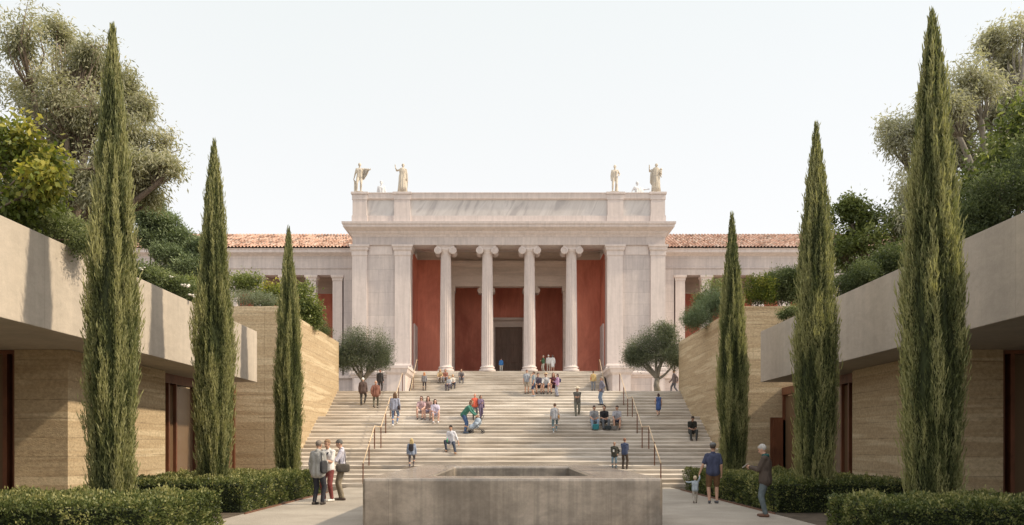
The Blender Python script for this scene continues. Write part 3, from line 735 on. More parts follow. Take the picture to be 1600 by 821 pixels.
def hedge(name, label, x0, x1, y0, y1, z1, dens, seed, lsz=.042, mat='hedge', cut=None):
    rng = np.random.default_rng(seed); cx, cy = (x0 + x1) / 2, (y0 + y1) / 2
    r = empty(name, (cx, cy, 0)); tag(r, label, 'hedge', 'clipped hedges along the path')
    P = []; Nn = []
    def face(n, f, nrm): 
        uv = rng.random((n, 2)); P.append(f(uv)); Nn.append(np.broadcast_to(np.array(nrm, float), (n, 3)))
    w, l = x1 - x0, y1 - y0
    face(int(w * l * dens), lambda u: np.stack([x0 + u[:, 0] * w, y0 + u[:, 1] * l, np.full(len(u), z1)], 1), (0, 0, 1))
    for X, s in ((x0, -1), (x1, 1)): face(int(l * z1 * dens), lambda u: np.stack([np.full(len(u), X), y0 + u[:, 0] * l, .03 + u[:, 1] * (z1 - .03)], 1), (s, 0, 0))
    for Y, s in ((y0, -1), (y1, 1)): face(int(w * z1 * dens), lambda u: np.stack([x0 + u[:, 0] * w, np.full(len(u), Y), .03 + u[:, 1] * (z1 - .03)], 1), (0, s, 0))
    P = np.concatenate(P); Nn = np.concatenate(Nn)
    # round the arrises and make the surface lumpy
    for ax, (a, b) in enumerate(((x0, x1), (y0, y1))):
        m = np.minimum(P[:, ax] - a, b - P[:, ax]); P[:, 2] -= np.where(Nn[:, 2] > .5, np.clip(.12 - m, 0, 1) ** 2 * 5, 0)
        inset = np.clip(P[:, 2] - (z1 - .12), 0, 1) ** 2 * 5; P[:, ax] -= Nn[:, ax] * inset
    nz = fnoise(P, (2.3, 2.3, 2.3), seed); nz2 = fnoise(P, (8, 8, 8), seed + 3)
    P = P + Nn * (nz * .14 + nz2 * .06 - .03 - (rng.random(len(P)) ** 2 * .10))[:, None]
    d = unit(Nn * .8 + rng.normal(0, .55, P.shape) + np.array([0, 0, .35]))
    L = rng.uniform(.7, 1.35, len(P)) * lsz
    T = np.clip(.36 + nz2 * .55 + nz * .35 + rng.normal(0, .17, len(P)) + Nn[:, 2] * .10, 0, 1)
    c = np.array([cx, cy, 0])
    V = leaves(P - c, d, L, L * .62, rng); 
    # some taller loose shoots
    k = rng.choice(len(P), int(len(P) * .03)); Vs = []
    Vs.append(leaves(P[k] - c + d[k] * .05, unit(d[k] + np.array([0, 0, .6])), L[k] * 1.3, L[k] * .6, rng))
    np_mesh('foliage', np.concatenate([V] + Vs), 4, M[mat], np.concatenate([T, np.clip(T[k] + .2, 0, 1)]), r)
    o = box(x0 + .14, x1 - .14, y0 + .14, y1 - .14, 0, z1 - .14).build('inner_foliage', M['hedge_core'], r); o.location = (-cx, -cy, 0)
    return r
hedge('hedge', 'nearest clipped hedge at the bottom left corner, sunlit with yellowish leaves', -10.2, -5.15, 11.2, 14.2, .80, 2300, 21)
hedge('hedge', 'low clipped hedge left of the path beside the three chatting men', -9.6, -6.25, 18.6, 26.6, .80, 1100, 22, .05)
hedge('hedge', 'nearest clipped hedge at the bottom right corner, in shade', 5.3, 10.2, 11.2, 13.2, .80, 2300, 23)
hedge('hedge', 'low clipped hedge right of the path behind the older man in a brown jacket', 6.3, 9.6, 18.6, 28.2, .80, 1100, 24, .05)
def strip(x0, x1, y0, y1, label):
    tag(box(x0, x1, y0, y1, .0, .035).build('steel_edging', M['corten']), label, 'edging')
strip(-6.19, -6.16, 18.4, 26.8, 'thin rusty steel edging along the left middle hedge, beside the chatting men'); strip(6.2, 6.23, 18.4, 28.4, 'thin rusty steel edging along the right middle hedge, in the shade')
for sgn in (-1, 1):
    a, b = sorted((sgn * 6.24, sgn * 10.45)); tag(box(a, b, 10, 31.0, -.2, .012).build('planting_bed', M['soil']), kind='structure')

def blob_tree(name, label, cat, base, blobs, mat, bark, leaf, nclu, nleaf, seed, droop=.6, trunk_r=.35, group=None, spread=.45, shell=.5, limbs=True, tintb=.4, cl=1.0, gaps=False):
    """blobs: list of (centre, radius vector). Limbs run from the trunk to each mass, twigs inside it, leaves along the twigs"""
    rng = np.random.default_rng(seed); base = Vector(base)
    r = empty(name, base); tag(r, label, cat, group)
    mb = MB(); V = []; T = []
    fork = None
    if limbs:
        cs = [Vector(c) for c, _ in blobs]; mean = sum(cs, Vector()) / len(cs); low = min(c.z - rd[2] for c, rd in blobs)
        fork = Vector((base.x * .65 + mean.x * .35, base.y * .65 + mean.y * .35, max(base.z + .3, base.z + (low - base.z) * .55)))
        bow = Vector((float(rng.normal(0, trunk_r * .6)), float(rng.normal(0, trunk_r * .6)), 0))
        mb.tube([p - base for p in (base, (base + fork) / 2 + bow, fork)], [trunk_r * 1.15, trunk_r * .95, trunk_r * .85], 12)
    for c, rd in blobs:
        c = Vector(c); rd = np.array(rd, float)
        if limbs:
            m1 = fork.lerp(c, .33) + Vector(rng.normal(0, .10, 3).tolist()) * (c - fork).length; m1.z = max(m1.z, fork.z + .05)
            m2 = fork.lerp(c, .7) + Vector(rng.normal(0, .07, 3).tolist()) * (c - fork).length
            rr = trunk_r * (.28 + .3 * min(1, float(rd.mean()) / 2)); pts = []
            for k in range(9):                        # smooth curve fork-m1-m2-c
                t = k / 8; pts.append(((1 - t) ** 3) * fork + 3 * t * (1 - t) ** 2 * m1 + 3 * t * t * (1 - t) * m2 + t ** 3 * c)
            mb.tube([p - base for p in pts], [rr * (1.5 - 1.2 * k / 8) for k in range(9)], 8)
        n = max(6, int(nclu * float((rd / rd.max()).prod())))
        dv = unit(rng.normal(size=(n, 3))); rad = rng.random(n) ** shell
        ctr = np.array(c) + dv * rad[:, None] * rd
        if gaps: ctr = ctr + np.stack([fnoise(ctr, (.8, .8, .8), 3), fnoise(ctr, (.8, .8, .8), 11), fnoise(ctr, (.8, .8, .8), 23)], 1) * .9
        lump = fnoise(ctr, (.9, .9, .9) if rd.max() > .9 else (2.5, 2.5, 2.5), seed)
        keep = lump > (-.10 if gaps else -.28); ctr = ctr[keep]; dv = dv[keep]; lump = lump[keep]; n = len(ctr)
        if limbs:
            for q in ctr[:: max(1, n // (26 if gaps else 14))]:
                q = Vector(q.tolist()); st = c.lerp(q, .15) if rng.random() < .5 else (pts[6]); mid = st.lerp(q, .5) + Vector(rng.normal(0, .08, 3).tolist()) * (q - st).length
                mb.tube([p - base for p in (st, mid, q)], [rr * .26, rr * .16, rr * .06], 5)
        P = np.repeat(ctr, nleaf, 0) + rng.normal(0, 1, (n * nleaf, 3)) * spread * leaf[0] * 3.2 * cl
        D = unit(np.repeat(dv, nleaf, 0) * .7 + rng.normal(0, .7, (n * nleaf, 3)) + np.array([0, 0, -droop]))
        L = rng.uniform(.6, 1.3, n * nleaf) * leaf[0]
        V.append(leaves(P - np.array(base), D, L, L * leaf[1], rng))
        up = (P[:, 2] - c.z) / rd[2]
        T.append(np.clip(tintb + .45 * np.repeat(lump, nleaf) + .13 * up + rng.normal(0, .10 if gaps else .16, n * nleaf), 0, 1))
    np_mesh('crown', np.concatenate(V), 4, M[mat], np.concatenate(T), r)
    if mb.v: mb.build('trunk', M[bark], r, None, True)
    return r
def blobs_px(lst, d, k_=1.0, jd=1.5, seed=0):
    rr = random.Random(seed); out = []
    for it in lst:
        x, y, rad = it[:3]; ry = it[3] if len(it) > 3 else rad
        dd = d + rr.uniform(-jd, jd); s = F_PX / dd; rad *= k_; ry *= k_; out.append((at(x, y, dd), (rad / s, (rad * .9) / s, ry / s)))
    return out
# big trees behind the pavilions
eL = [(28, 62, 48, 34), (118, 105, 52, 38), (60, 165, 55, 40), (150, 165, 50, 34), (20, 240, 50, 40), (105, 215, 48, 34), (200, 215, 42, 26), (232, 250, 44, 24), (262, 265, 30, 20), (150, 262, 42, 26), (-40, 130, 60, 60), (220, 300, 24, 14), (180, 120, 24, 20), (170, 300, 26, 18), (75, 265, 36, 26), (205, 170, 26, 20), (90, 150, 40, 30), (150, 120, 24, 24), (255, 240, 30, 18), (190, 250, 30, 22), (60, 300, 24, 14), (150, 75, 26, 16), (90, 60, 30, 18), (130, 205, 34, 26), (215, 285, 26, 12), (-60, 240, 60, 60), (115, 300, 22, 16)]
b = at(70, 400, 36); blob_tree('eucalyptus_tree', 'huge airy grey-green tree with curved bare branches behind the left pavilion', 'tree', (b.x, 36, 5.4), blobs_px(eL, 36, jd=2.0, seed=1), 'euc', 'bark', (.20, .27), 190, 44, 31, .9, .42, shell=.95, cl=.85, gaps=True, tintb=.48)
eR = [(1410, 205, 30, 24), (1440, 240, 40, 30), (1475, 175, 42, 34), (1520, 120, 46, 36), (1580, 95, 46, 34), (1560, 170, 48, 38), (1500, 235, 42, 32), (1425, 300, 32, 24), (1470, 300, 36, 28), (1545, 260, 40, 30), (1620, 150, 56, 56), (1610, 240, 50, 40), (1415, 345, 26, 22), (1500, 345, 34, 26), (1490, 215, 34, 28), (1450, 195, 26, 22), (1545, 80, 26, 18), (1600, 60, 36, 22), (1520, 160, 36, 30)]
b = at(1560, 420, 33); blob_tree('eucalyptus_tree', 'pale hazy grey-green tree with forked trunk behind the right pavilion', 'tree', (b.x, 33, 6.5), blobs_px(eR, 33, jd=1.6, seed=2), 'euc_hazy', 'bark_pale', (.19, .25), 190, 42, 32, .8, .38, shell=.95, cl=.85, gaps=True)
pn = [(228, 340, 22, 16), (255, 350, 26, 16), (238, 372, 22, 14), (275, 372, 26, 16), (300, 392, 24, 16), (262, 396, 26, 14), (292, 416, 26, 14), (240, 320, 16, 10), (315, 412, 18, 14), (320, 385, 12, 10), (265, 425, 20, 8)]
b = at(232, 440, 45); blob_tree('pine_tree', 'rounded dark green pine between the first and second left cypresses', 'tree', (b.x, 45, 6.5), blobs_px(pn, 45, jd=.9, seed=3), 'pine', 'bark', (.17, .30), 260, 46, 33, -.3, .16, shell=.35, cl=.55)
lt = [(1330, 350, 30, 18), (1365, 335, 26, 20), (1310, 385, 24, 18), (1350, 390, 34, 22), (1395, 370, 30, 26), (1340, 325, 14, 12), (1300, 355, 14, 10), (1385, 410, 34, 22), (1320, 420, 26, 16), (1415, 400, 34, 30)]
b = at(1360, 470, 34); blob_tree('garden_tree', 'leafy light green tree between the two larger right cypresses', 'tree', (b.x, 34, 6.5), blobs_px(lt, 34, jd=.8, seed=4), 'broad', 'bark', (.17, .42), 120, 34, 34, .2, .12, shell=.6, cl=.9, tintb=.42, gaps=True)
br = [(1560, 300, 44, 28), (1600, 290, 50, 40), (1530, 340, 36, 26), (1580, 340, 50, 28), (1520, 372, 24, 14), (1640, 250, 50, 50)]
b = at(1570, 380, 19); blob_tree('evergreen_shrub', 'dense dark evergreen bush on the right pavilion roof beside the tallest right cypress', 'bush', (b.x, 19, 5.5), blobs_px(br, 19, jd=.5, seed=5), 'shrub', 'bark', (.075, .3), 480, 30, 35, -.2, .1, shell=.3, cl=.9, tintb=.14)
b = at(1600, 250, 21); blob_tree('broadleaf_shrub', 'large leaved bush catching light at the right edge', 'bush', (b.x, 21, 5.5), blobs_px([(1590, 215, 34, 22), (1600, 180, 26, 20), (1560, 250, 30, 18), (1540, 275, 24, 14), (1605, 250, 30, 22), (1515, 310, 22, 10)], 21, jd=.4, seed=6), 'broad', 'bark', (.19, .36), 60, 22, 36, .3, .08, shell=.4, cl=.8, tintb=.33)
b = at(30, 330, 15.5); blob_tree('broadleaf_shrub', 'large leaved yellow-green bush at the left edge over the pavilion roof', 'bush', (-10.9, 15.5, 5.5), blobs_px([(15, 235, 36, 26), (40, 265, 34, 22), (0, 275, 40, 30), (55, 300, 24, 16), (-20, 220, 36, 26), (20, 300, 34, 20)], 15.5, jd=.4, seed=7), 'yellow', 'bark', (.13, .55), 110, 22, 37, .5, .07, shell=.45, cl=.8, tintb=.45, gaps=True)
b = at(20, 330, 17); blob_tree('evergreen_shrub', 'dense grey-green bush hanging over the left roof edge near the left border', 'bush', (-10.6, 16.5, 5.5), blobs_px([(5, 320, 40, 28), (50, 335, 36, 24), (85, 350, 30, 20), (115, 365, 26, 18), (135, 382, 18, 14), (20, 350, 40, 16)], 16.5, jd=.4, seed=8), 'shrub', 'bark', (.075, .28), 380, 24, 38, -.1, .06, shell=.4, cl=.9, tintb=.55)
def bush(label, lst, d, mat, leaf, n, nl, seed, zb=5.5, tintb=.4, droop=0., name='garden_shrub', group='shrubs on the garden terraces', cl=.8, flowers=None):
    bl = blobs_px(lst, d, jd=.25, seed=seed); c = bl[0][0]
    r = blob_tree(name, label, 'bush', (c.x, c.y, zb), bl, mat, 'bark', leaf, n, nl, seed, droop, .045, group, shell=.35, cl=cl, tintb=tintb)
    if flowers:
        for (fx, fy) in flowers:
            p = at(fx, fy, d - .35) - r.location; mb = MB()
            for k in range(9): mb.ellipsoid(p + Vector((random.gauss(0, .05), random.gauss(0, .04), random.gauss(0, .025))), (.04, .04, .025), seg=7, rings=5)
            mb.build('flower', M['petal'], r, None, True)
    return r
bush('reddish green bush with white flowers right of the nearest left cypress', [(222, 428, 22, 14), (245, 438, 22, 12), (268, 448, 22, 12), (290, 458, 20, 12)], 22.5, 'shrub', (.085, .34), 330, 26, 41, tintb=.42, flowers=[(222, 420), (268, 434), (292, 447), (302, 462)])
bush('yellow-green leafy bush at the back of the left roof, beside the middle left cypress', [(300, 452, 16, 14), (305, 470, 14, 8)], 23.5, 'broad', (.10, .42), 150, 24, 42)
bush('rounded silvery cushion bush on top of the left flank wall', [(385, 466, 30, 10), (410, 468, 26, 9)], 32.2, 'greyshrub', (.08, .2), 420, 26, 43, 6.6, .5)
bush('light green leafy bush behind the silvery cushion bush on the left', [(375, 445, 24, 14), (392, 440, 18, 10)], 34.5, 'broad', (.12, .34), 160, 26, 44, 6.6, .5)
bush('glossy pale green bush just left of the farthest left cypress', [(428, 460, 18, 12), (415, 466, 14, 10)], 34, 'yellow', (.13, .5), 110, 22, 45, 6.6, .42)
bush('large glossy bush spilling over the left flank wall right of the farthest cypress', [(474, 462, 16, 20), (482, 480, 16, 18), (488, 495, 12, 12), (468, 480, 14, 18), (478, 505, 14, 8)], 36.5, 'broad', (.13, .46), 130, 22, 46, 6.6, .45)
bush('low dark tuft at the far end of the left flank wall', [(500, 512, 12, 8), (508, 520, 10, 6), (495, 504, 10, 7)], 39.5, 'shrub', (.09, .2), 120, 22, 47, 6.6, .3)
bush('dark needle-leaved bush on top of the right flank wall left of the farthest right cypress', [(1112, 480, 22, 18), (1095, 494, 18, 14), (1082, 500, 12, 12), (1120, 470, 16, 14)], 36, 'pine', (.13, .14), 240, 26, 48, 6.6, .35)
bush('airy light bush behind the dark bush on the right flank wall', [(1112, 452, 18, 12), (1098, 470, 12, 10)], 38, 'shrub', (.12, .3), 110, 22, 49, 6.6, .5)
bush('yellow-green bush on the right flank wall just right of the farthest right cypress', [(1180, 448, 18, 14), (1196, 446, 16, 13), (1178, 464, 18, 8), (1195, 464, 16, 8)], 32.5, 'yellow', (.10, .3), 170, 24, 50, 6.6, .4)
bush('dense dark green bush on the right flank wall beside the middle right cypress', [(1222, 440, 24, 18), (1205, 446, 20, 14), (1240, 436, 18, 16), (1215, 462, 24, 9), (1240, 460, 20, 10)], 33, 'shrub', (.09, .34), 330, 26, 51, 6.6, .34)
bush('dark bush on the right roof edge between the two larger right cypresses', [(1322, 448, 26, 16), (1345, 432, 28, 20), (1375, 420, 30, 20), (1400, 405, 30, 22)], 23, 'shrub', (.08, .3), 420, 28, 52, 5.5, .24)
bush('low green tuft behind the end of the right roof edge', [(1238, 488, 12, 8), (1228, 492, 10, 6)], 29.8, 'shrub', (.08, .3), 130, 22, 53, 5.5, .34)
# distant trees beyond the museum wings, hiding the wing ends
# olive trees on the terrace
oL = [(545, 548, 20, 20), (565, 532, 24, 22), (590, 540, 20, 22), (575, 556, 26, 18), (552, 566, 22, 12), (600, 560, 10, 14), (535, 560, 12, 14), (585, 568, 20, 10)]
b = at(567, 612, 42.8); blob_tree('olive_tree', 'dark rounded olive tree on the terrace left of the portico', 'tree', (b.x, 42.8, 4.5), blobs_px(oL, 42.8, 1.1, jd=.25, seed=9), 'olive', 'bark_pale', (.10, .2), 380, 28, 61, .1, .15, 'olive trees flanking the portico', shell=.5, cl=1.1)
oR = [(1000, 545, 22, 20), (1025, 532, 24, 22), (1048, 542, 20, 20), (1035, 558, 26, 14), (1005, 562, 22, 12), (1058, 560, 12, 14), (990, 558, 12, 12), (1040, 518, 12, 10)]
b = at(1028, 612, 42.8); blob_tree('olive_tree', 'dark olive tree with forked trunk on the terrace right of the portico', 'tree', (b.x, 42.8, 4.5), blobs_px(oR, 42.8, 1.1, jd=.25, seed=10), 'olive', 'bark_pale', (.10, .2), 380, 28, 62, .1, .16, 'olive trees flanking the portico', shell=.5, cl=1.1)
# ------------------------------------------------------------------ people
def remesh(mb, name, mat, parent, voxel, extra=None, smooth=2):
    o = mb.build(name + '_raw', mat, None)
    md = o.modifiers.new('r', 'REMESH'); md.mode = 'VOXEL'; md.voxel_size = voxel; md.use_smooth_shade = True
    if smooth:
        sm = o.modifiers.new('s', 'SMOOTH'); sm.factor = .5; sm.iterations = smooth
    dg = bpy.context.evaluated_depsgraph_get(); ev = o.evaluated_get(dg)
    me = bpy.data.meshes.new_from_object(ev); me.name = name
    old = o.data; bpy.data.objects.remove(o); bpy.data.meshes.remove(old)
    if extra is not None and extra.v:
        bm = bmesh.new(); bm.from_mesh(me); vs = [bm.verts.new(v) for v in extra.v]
        for f in extra.f:
            try: bm.faces.new([vs[i] for i in f])
            except ValueError: pass
        bm.to_mesh(me); bm.free()
    me.polygons.foreach_set('use_smooth', [True] * len(me.polygons)); 
    if not me.materials: me.materials.append(mat)
    o2 = bpy.data.objects.new(name, me); COL.objects.link(o2)
    if parent is not None: o2.parent = parent
    return o2
def ik(p0, p2, l1, l2, pole):
    d = p2 - p0; L = min(d.length, (l1 + l2) * .999); d = d.normalized(); L = max(L, abs(l1 - l2) + .02)
    a = (l1 * l1 - l2 * l2 + L * L) / (2 * L); h = math.sqrt(max(l1 * l1 - a * a, 0))
    q = pole - d * pole.dot(d); q = q.normalized() if q.length > 1e-5 else Vector((0, -1, 0))
    return p0 + d * a + q * h, p0 + d * L
V3 = Vector
# arm targets are relative to the shoulder: (out sideways, forward, up), mirrored per side
ARMS = {'down': (.07, .03, -.52), 'swing_f': (.05, .22, -.46), 'swing_b': (.06, -.18, -.47), 'hold': (-.12, .30, -.22), 'fold': (-.20, .22, -.24), 'hip': (.06, .06, -.40),
        'face': (-.02, .16, .10), 'knee': (-.02, .36, -.34), 'phone': (-.10, .34, -.14), 'pocket': (.06, .08, -.42), 'out': (.40, .12, .02), 'raise': (.28, .10, .34), 'lap': (-.10, .26, -.34), 'child': (.10, -.02, .46), 'lean_back': (.14, -.28, -.34), 'support': (.16, -.12, -.50), 'reach': (-.06, .34, -.40), 'lead': (.20, -.02, -.50), 'book': (-.10, .34, -.20)}
def person(label, loc, rz, k=1.0, pose='stand', arms=('down', 'down'), top=(.3, .3, .3), sleeve='long', bottom=(.1, .1, .15), legs='trousers', shoe=(.05, .04, .04), hair=(.08, .05, .03), hairstyle='short',
           skin=(.50, .29, .20), fat=1.0, headpitch=0, headturn=0, lean=0, hat=None, group=None, seat=None, jacket=False, drape=None, stone_m=None, name='person', cat='person', vox=.016, child=False, glasses=False, collar=None, dress=None, dy=0.0):
    root = empty(name, loc, R(rz), k); tag(root, label, cat, group)
    sk = stone_m or skin_mat(skin)
    hs = 1.35 if child else 1.0
    # skeleton (faces -y; L is +x)
    if pose == 'sit':
        sh_, sb_ = seat                                # seat height, how far back
        P = V3((0, sb_, sh_ + .10)); ank = [V3((-.13, .02, .08)), V3((.13, .0, .08))]; lean_ = lean or 12
    elif pose == 'sit_side':
        sh_, sb_ = seat; P = V3((0, sb_, sh_ + .10)); ank = [V3((-.10, .05, .10)), V3((.42, -.12, .0))]; lean_ = lean or 8
    elif pose == 'walk': P = V3((0, 0, .90)); ank = [V3((-.07, -.24, .09)), V3((.07, .24, .14))]; lean_ = lean or 4
    elif pose == 'walk_r': P = V3((0, 0, .90)); ank = [V3((-.07, .24, .14)), V3((.07, -.24, .09))]; lean_ = lean or 4
    elif pose == 'climb': P = V3((0, 0.02, .90)); ank = [V3((-.08, -.16, .22)), V3((.08, .14, .10))]; lean_ = lean or 7
    elif pose == 'bend': P = V3((0, .08, .90)); ank = [V3((-.12, -.02, .08)), V3((.12, .05, .08))]; lean_ = lean or 55
    elif pose == 'contra': P = V3((.03, 0, .91)); ank = [V3((-.12, -.08, .08)), V3((.09, .04, .08))]; lean_ = lean or 0
    else: P = V3((0, 0, .915)); ank = [V3((-.11, -.03, .08)), V3((.10, .03, .08))]; lean_ = lean
    la = R(lean_); U = V3((0, -math.sin(la), math.cos(la))); Fw = V3((0, -math.cos(la), -math.sin(la))); X = V3((1, 0, 0))
    C = P + U * .34; W_ = P + U * .16; Nk = P + U * .515; S = [Nk - U * .07 - X * .165 * (1.02), Nk - U * .07 + X * .165 * 1.02]
    hip = [P - X * .09 - V3((0, 0, .02)), P + X * .09 - V3((0, 0, .02))]
    kn = []; an = []
    for i, sg in ((0, -1), (1, 1)):
        a, b = ik(hip[i], ank[i], .425, .415, V3((sg * .18, -1, .35 if 'sit' in pose else 0)) if pose != 'sit_side' or i == 0 else V3((.3, -1, .6)))
        kn.append(a); an.append(b)
    el = []; wr = []
    for i, sg in ((0, -1), (1, 1)):
        o_, f_, u_ = ARMS[arms[i]] if isinstance(arms[i], str) else arms[i]
        tgt = S[i] + V3((sg * o_, -f_, u_)) if abs(lean_) < 30 else S[i] + V3((sg * o_, -f_, u_))
        pole = V3((sg * .45, .9, -.25))
        a, b = ik(S[i], tgt, .285, .25, pole); el.append(a); wr.append(b)
    hp = R(headpitch + lean_ * (.5 if lean_ > 30 else .6)); HU = V3((0, -math.sin(hp), math.cos(hp)))
    hrot = Matrix.Rotation(R(headturn), 3, 'Z') @ Matrix.Rotation(hp, 3, 'X')
    HC = Nk + HU * .085 + hrot @ V3((0, -.012, .085))
    def Hd(v): return HC + hrot @ (V3(v) * hs)
    # ---- body (one continuous skin)
    b = MB(); f = fat; g_ = 1.18 if stone_m else 1.0
    for sx_ in (-1, 1):
        b.capsule(C + X * .08 * sx_, W_ + X * .055 * sx_, .10 * f, .098 * f); b.capsule(W_ + X * .055 * sx_, P + X * .07 * sx_, .098 * f, .105 * f)
    b.capsule(S[0], S[1], .058, .058); b.capsule(C - X * .04 + U * .05, C + X * .04 + U * .05, .098, .098)
    b.capsule(Nk - U * .05, HC - HU * .03, .056, .05)
    for i in (0, 1):
        b.capsule(hip[i], kn[i], .085 * g_, .056 * g_); b.capsule(kn[i], kn[i].lerp(an[i], .35), .055 * g_, .056 * g_); b.capsule(kn[i].lerp(an[i], .35), an[i], .056 * g_, .036 * g_)
        b.capsule(S[i], el[i], .052 * g_, .040 * g_); b.capsule(el[i], wr[i], .041 * g_, .027 * g_)
    hd = [b]
    b.ellipsoid(Hd((0, .012, .012)), tuple(v * hs for v in (.074, .092, .098)), hrot)
    b.ellipsoid(Hd((0, -.022, -.045)), tuple(v * hs for v in (.055, .062, .07)), hrot)
    ex = MB()
    ex.ellipsoid(Hd((0, -.09, -.028)), tuple(v * hs for v in (.012, .02, .018)), hrot, 8, 6)
    for sx_ in (-1, 1): ex.ellipsoid(Hd((sx_ * .077, .01, -.015)), tuple(v * hs for v in (.010, .02, .03)), hrot, 8, 6)
    # feet
    foot_dir = []
    for i in (0, 1):
        fd = V3((0, -1, 0)) if pose not in ('sit_side',) else V3((.3 if i else 0, -1, .2)).normalized()
        fd = Matrix.Rotation(R(10 if i == 0 else -10), 3, 'Z') @ fd
        drop = -.045
        if pose in ('walk', 'walk_r') and an[i].z > .12: drop = -.09
        toe = an[i] + fd * .15 + V3((0, 0, drop)); heel = an[i] - fd * .045 + V3((0, 0, -.04)); foot_dir.append((an[i], heel, toe))
        b.capsule(an[i], heel, .034, .03); b.capsule(heel, toe, .032, .025)
    # hands: palm, four fingers, thumb
    for i, sg in ((0, -1), (1, 1)):
        fa = (wr[i] - el[i]).normalized(); out = X * sg
        nrm = (-out - fa * (-out).dot(fa))             # palm faces the body
        nrm = nrm.normalized() if nrm.length > .1 else V3((0, 0, -1))
        side = fa.cross(nrm).normalized()              # across the knuckles
        if side.y > 0: side = -side                    # thumb side looks forward
        hk = wr[i] + fa * .085
        for q in (-.028, -.009, .010, .028): b.capsule(wr[i] + side * q * .6, hk + side * q, .015, .0135, 8)
        for q, ln in ((-.030, .058), (-.010, .070), (.010, .076), (.030, .070)):
            p0 = hk + side * q - fa * .008; p1 = p0 + (fa * .85 + nrm * .45).normalized() * ln * .55; p2 = p1 + (fa * .45 + nrm * .9).normalized() * ln * .5
            ex.tube([p0, p1, p2], [.010, .0092, .0072], 6)
        p0 = wr[i] + side * .028 + fa * .02; p1 = p0 + (fa * .6 + side * .7 + nrm * .2).normalized() * .042; p2 = p1 + (fa * .95 + side * .15 + nrm * .35).normalized() * .034
        ex.tube([p0, p1, p2], [.013, .011, .009], 6)
    remesh(b, 'body', sk, root, vox, ex)
    # ---- clothes
    if stone_m is None:
        if glasses:
            mb = MB()
            for sx_ in (-1, 1): mb.ellipsoid(Hd((sx_ * .032, -.086, -.002)), tuple(v * hs for v in (.027, .012, .02)), hrot, 10, 6)
            mb.tube([Hd((-.078, .01, .0)), Hd((-.055, -.082, 0)), Hd((.055, -.082, 0)), Hd((.078, .01, 0))], .006, 5)
            mb.build('sunglasses', cloth((.02, .02, .02), .3), root, None, True)
        else:
            mb = MB()
            for sx_ in (-1, 1): mb.ellipsoid(Hd((sx_ * .031, -.082, .0)), tuple(v * hs for v in (.013, .008, .008)), hrot, 8, 5)
            mb.build('eyes', cloth((.03, .02, .018), .3), root, None, True)
        mb = MB().ellipsoid(Hd((0, -.083, -.066)), tuple(v * hs for v in (.022, .008, .007)), hrot, 8, 5); mb.build('mouth', cloth((.33, .12, .10), .5), root, None, True)
        if legs != 'bare':
            t = MB(); e = .016
            for sx_ in (-1, 1): t.capsule(P + U * .10 + X * .05 * sx_, P + X * .07 * sx_, .098 * f + .004, .108 * f + e * .6)
            for i in (0, 1):
                if legs == 'trousers':
                    t.capsule(hip[i], kn[i], .090 + e * .6, .064 + e * .5); t.capsule(kn[i], an[i] + (kn[i] - an[i]).normalized() * .02, .064 + e * .5, .052)
                elif legs == 'shorts':
                    q = hip[i].lerp(kn[i], .88); t.capsule(hip[i], q, .092 + e, .082)
                elif legs == 'slim': t.capsule(hip[i], kn[i], .088 + .006, .062); t.capsule(kn[i], an[i] + (kn[i] - an[i]).normalized() * .03, .062, .043)
            remesh(t, {'trousers': 'trousers', 'slim': 'trousers', 'shorts': 'shorts'}[legs], cloth(bottom), root, vox)
        s_ = MB(); e = .014 if not jacket else .026
        for sx_ in (-1, 1):
            s_.capsule(C + X * .083 * sx_, W_ + X * .062 * sx_, .104 * f + e, .102 * f + e)
            s_.capsule(W_ + X * .062 * sx_, P + X * .07 * sx_ - U * (.03 if not jacket else .07) + V3((0, 0, 0)), .102 * f + e, (.108 if not jacket else .115) * f + e)
        s_.capsule(S[0] + X * .01, S[1] - X * .01, .062 + e * .7, .062 + e * .7); s_.capsule(C - X * .04 + U * .06, C + X * .04 + U * .06, .102 + e * .6, .102 + e * .6)
        s_.capsule(Nk - U * .05, Nk + U * .0, .07 + e * .5, .060 + e * .5)
        if sleeve != 'none':
            for i in (0, 1):
                if sleeve == 'short': q = S[i].lerp(el[i], .75); s_.capsule(S[i], q, .058 + e * .7, .054 + e * .5)
                else:
                    s_.capsule(S[i], el[i], .056 + e * .8, .047 + e * .6); q = el[i].lerp(wr[i], .93 if sleeve == 'long' else .35); s_.capsule(el[i], q, .047 + e * .6, .036 + e * .5)
        remesh(s_, 'jacket' if jacket else 'shirt', cloth(top), root, vox)
        if dress:
            d_ = MB()
            if 'sit' in pose:
                for i in (0, 1): d_.capsule(hip[i], kn[i], .115, .085)
                d_.capsule(kn[0], kn[1], .07, .07); d_.capsule(hip[0], hip[1], .13, .13)
            else:
                d_.capsule(P + U * .12, P - V3((0, 0, .05)), .125, .16); d_.capsule(P - V3((0, 0, .02)), P - V3((0, 0, dress_len := (.30 if dress[3:] == () else dress[3]))), .15, .19)
            remesh(d_, 'skirt', cloth(dress[:3]), root, vox)
        for i in (0, 1):
            a_, h_, t_ = foot_dir[i]; mb = MB(); mb.capsule(a_ + V3((0, 0, -.01)), h_, .040, .040); mb.capsule(h_, t_, .041, .034)
            lo = min(v[2] for v in mb.v); remesh(mb, 'shoe', cloth(shoe, .6), root, .014)
        if collar:
            mb = MB().lathe([(.062, 0), (.085, 0), (.09, .05), (.07, .075), (.06, .06)], 0, 0, 20)
            mb.v = [tuple(Nk + V3(v) - U * .03) for v in mb.v]; mb.build('scarf', cloth(collar), root, None, True)
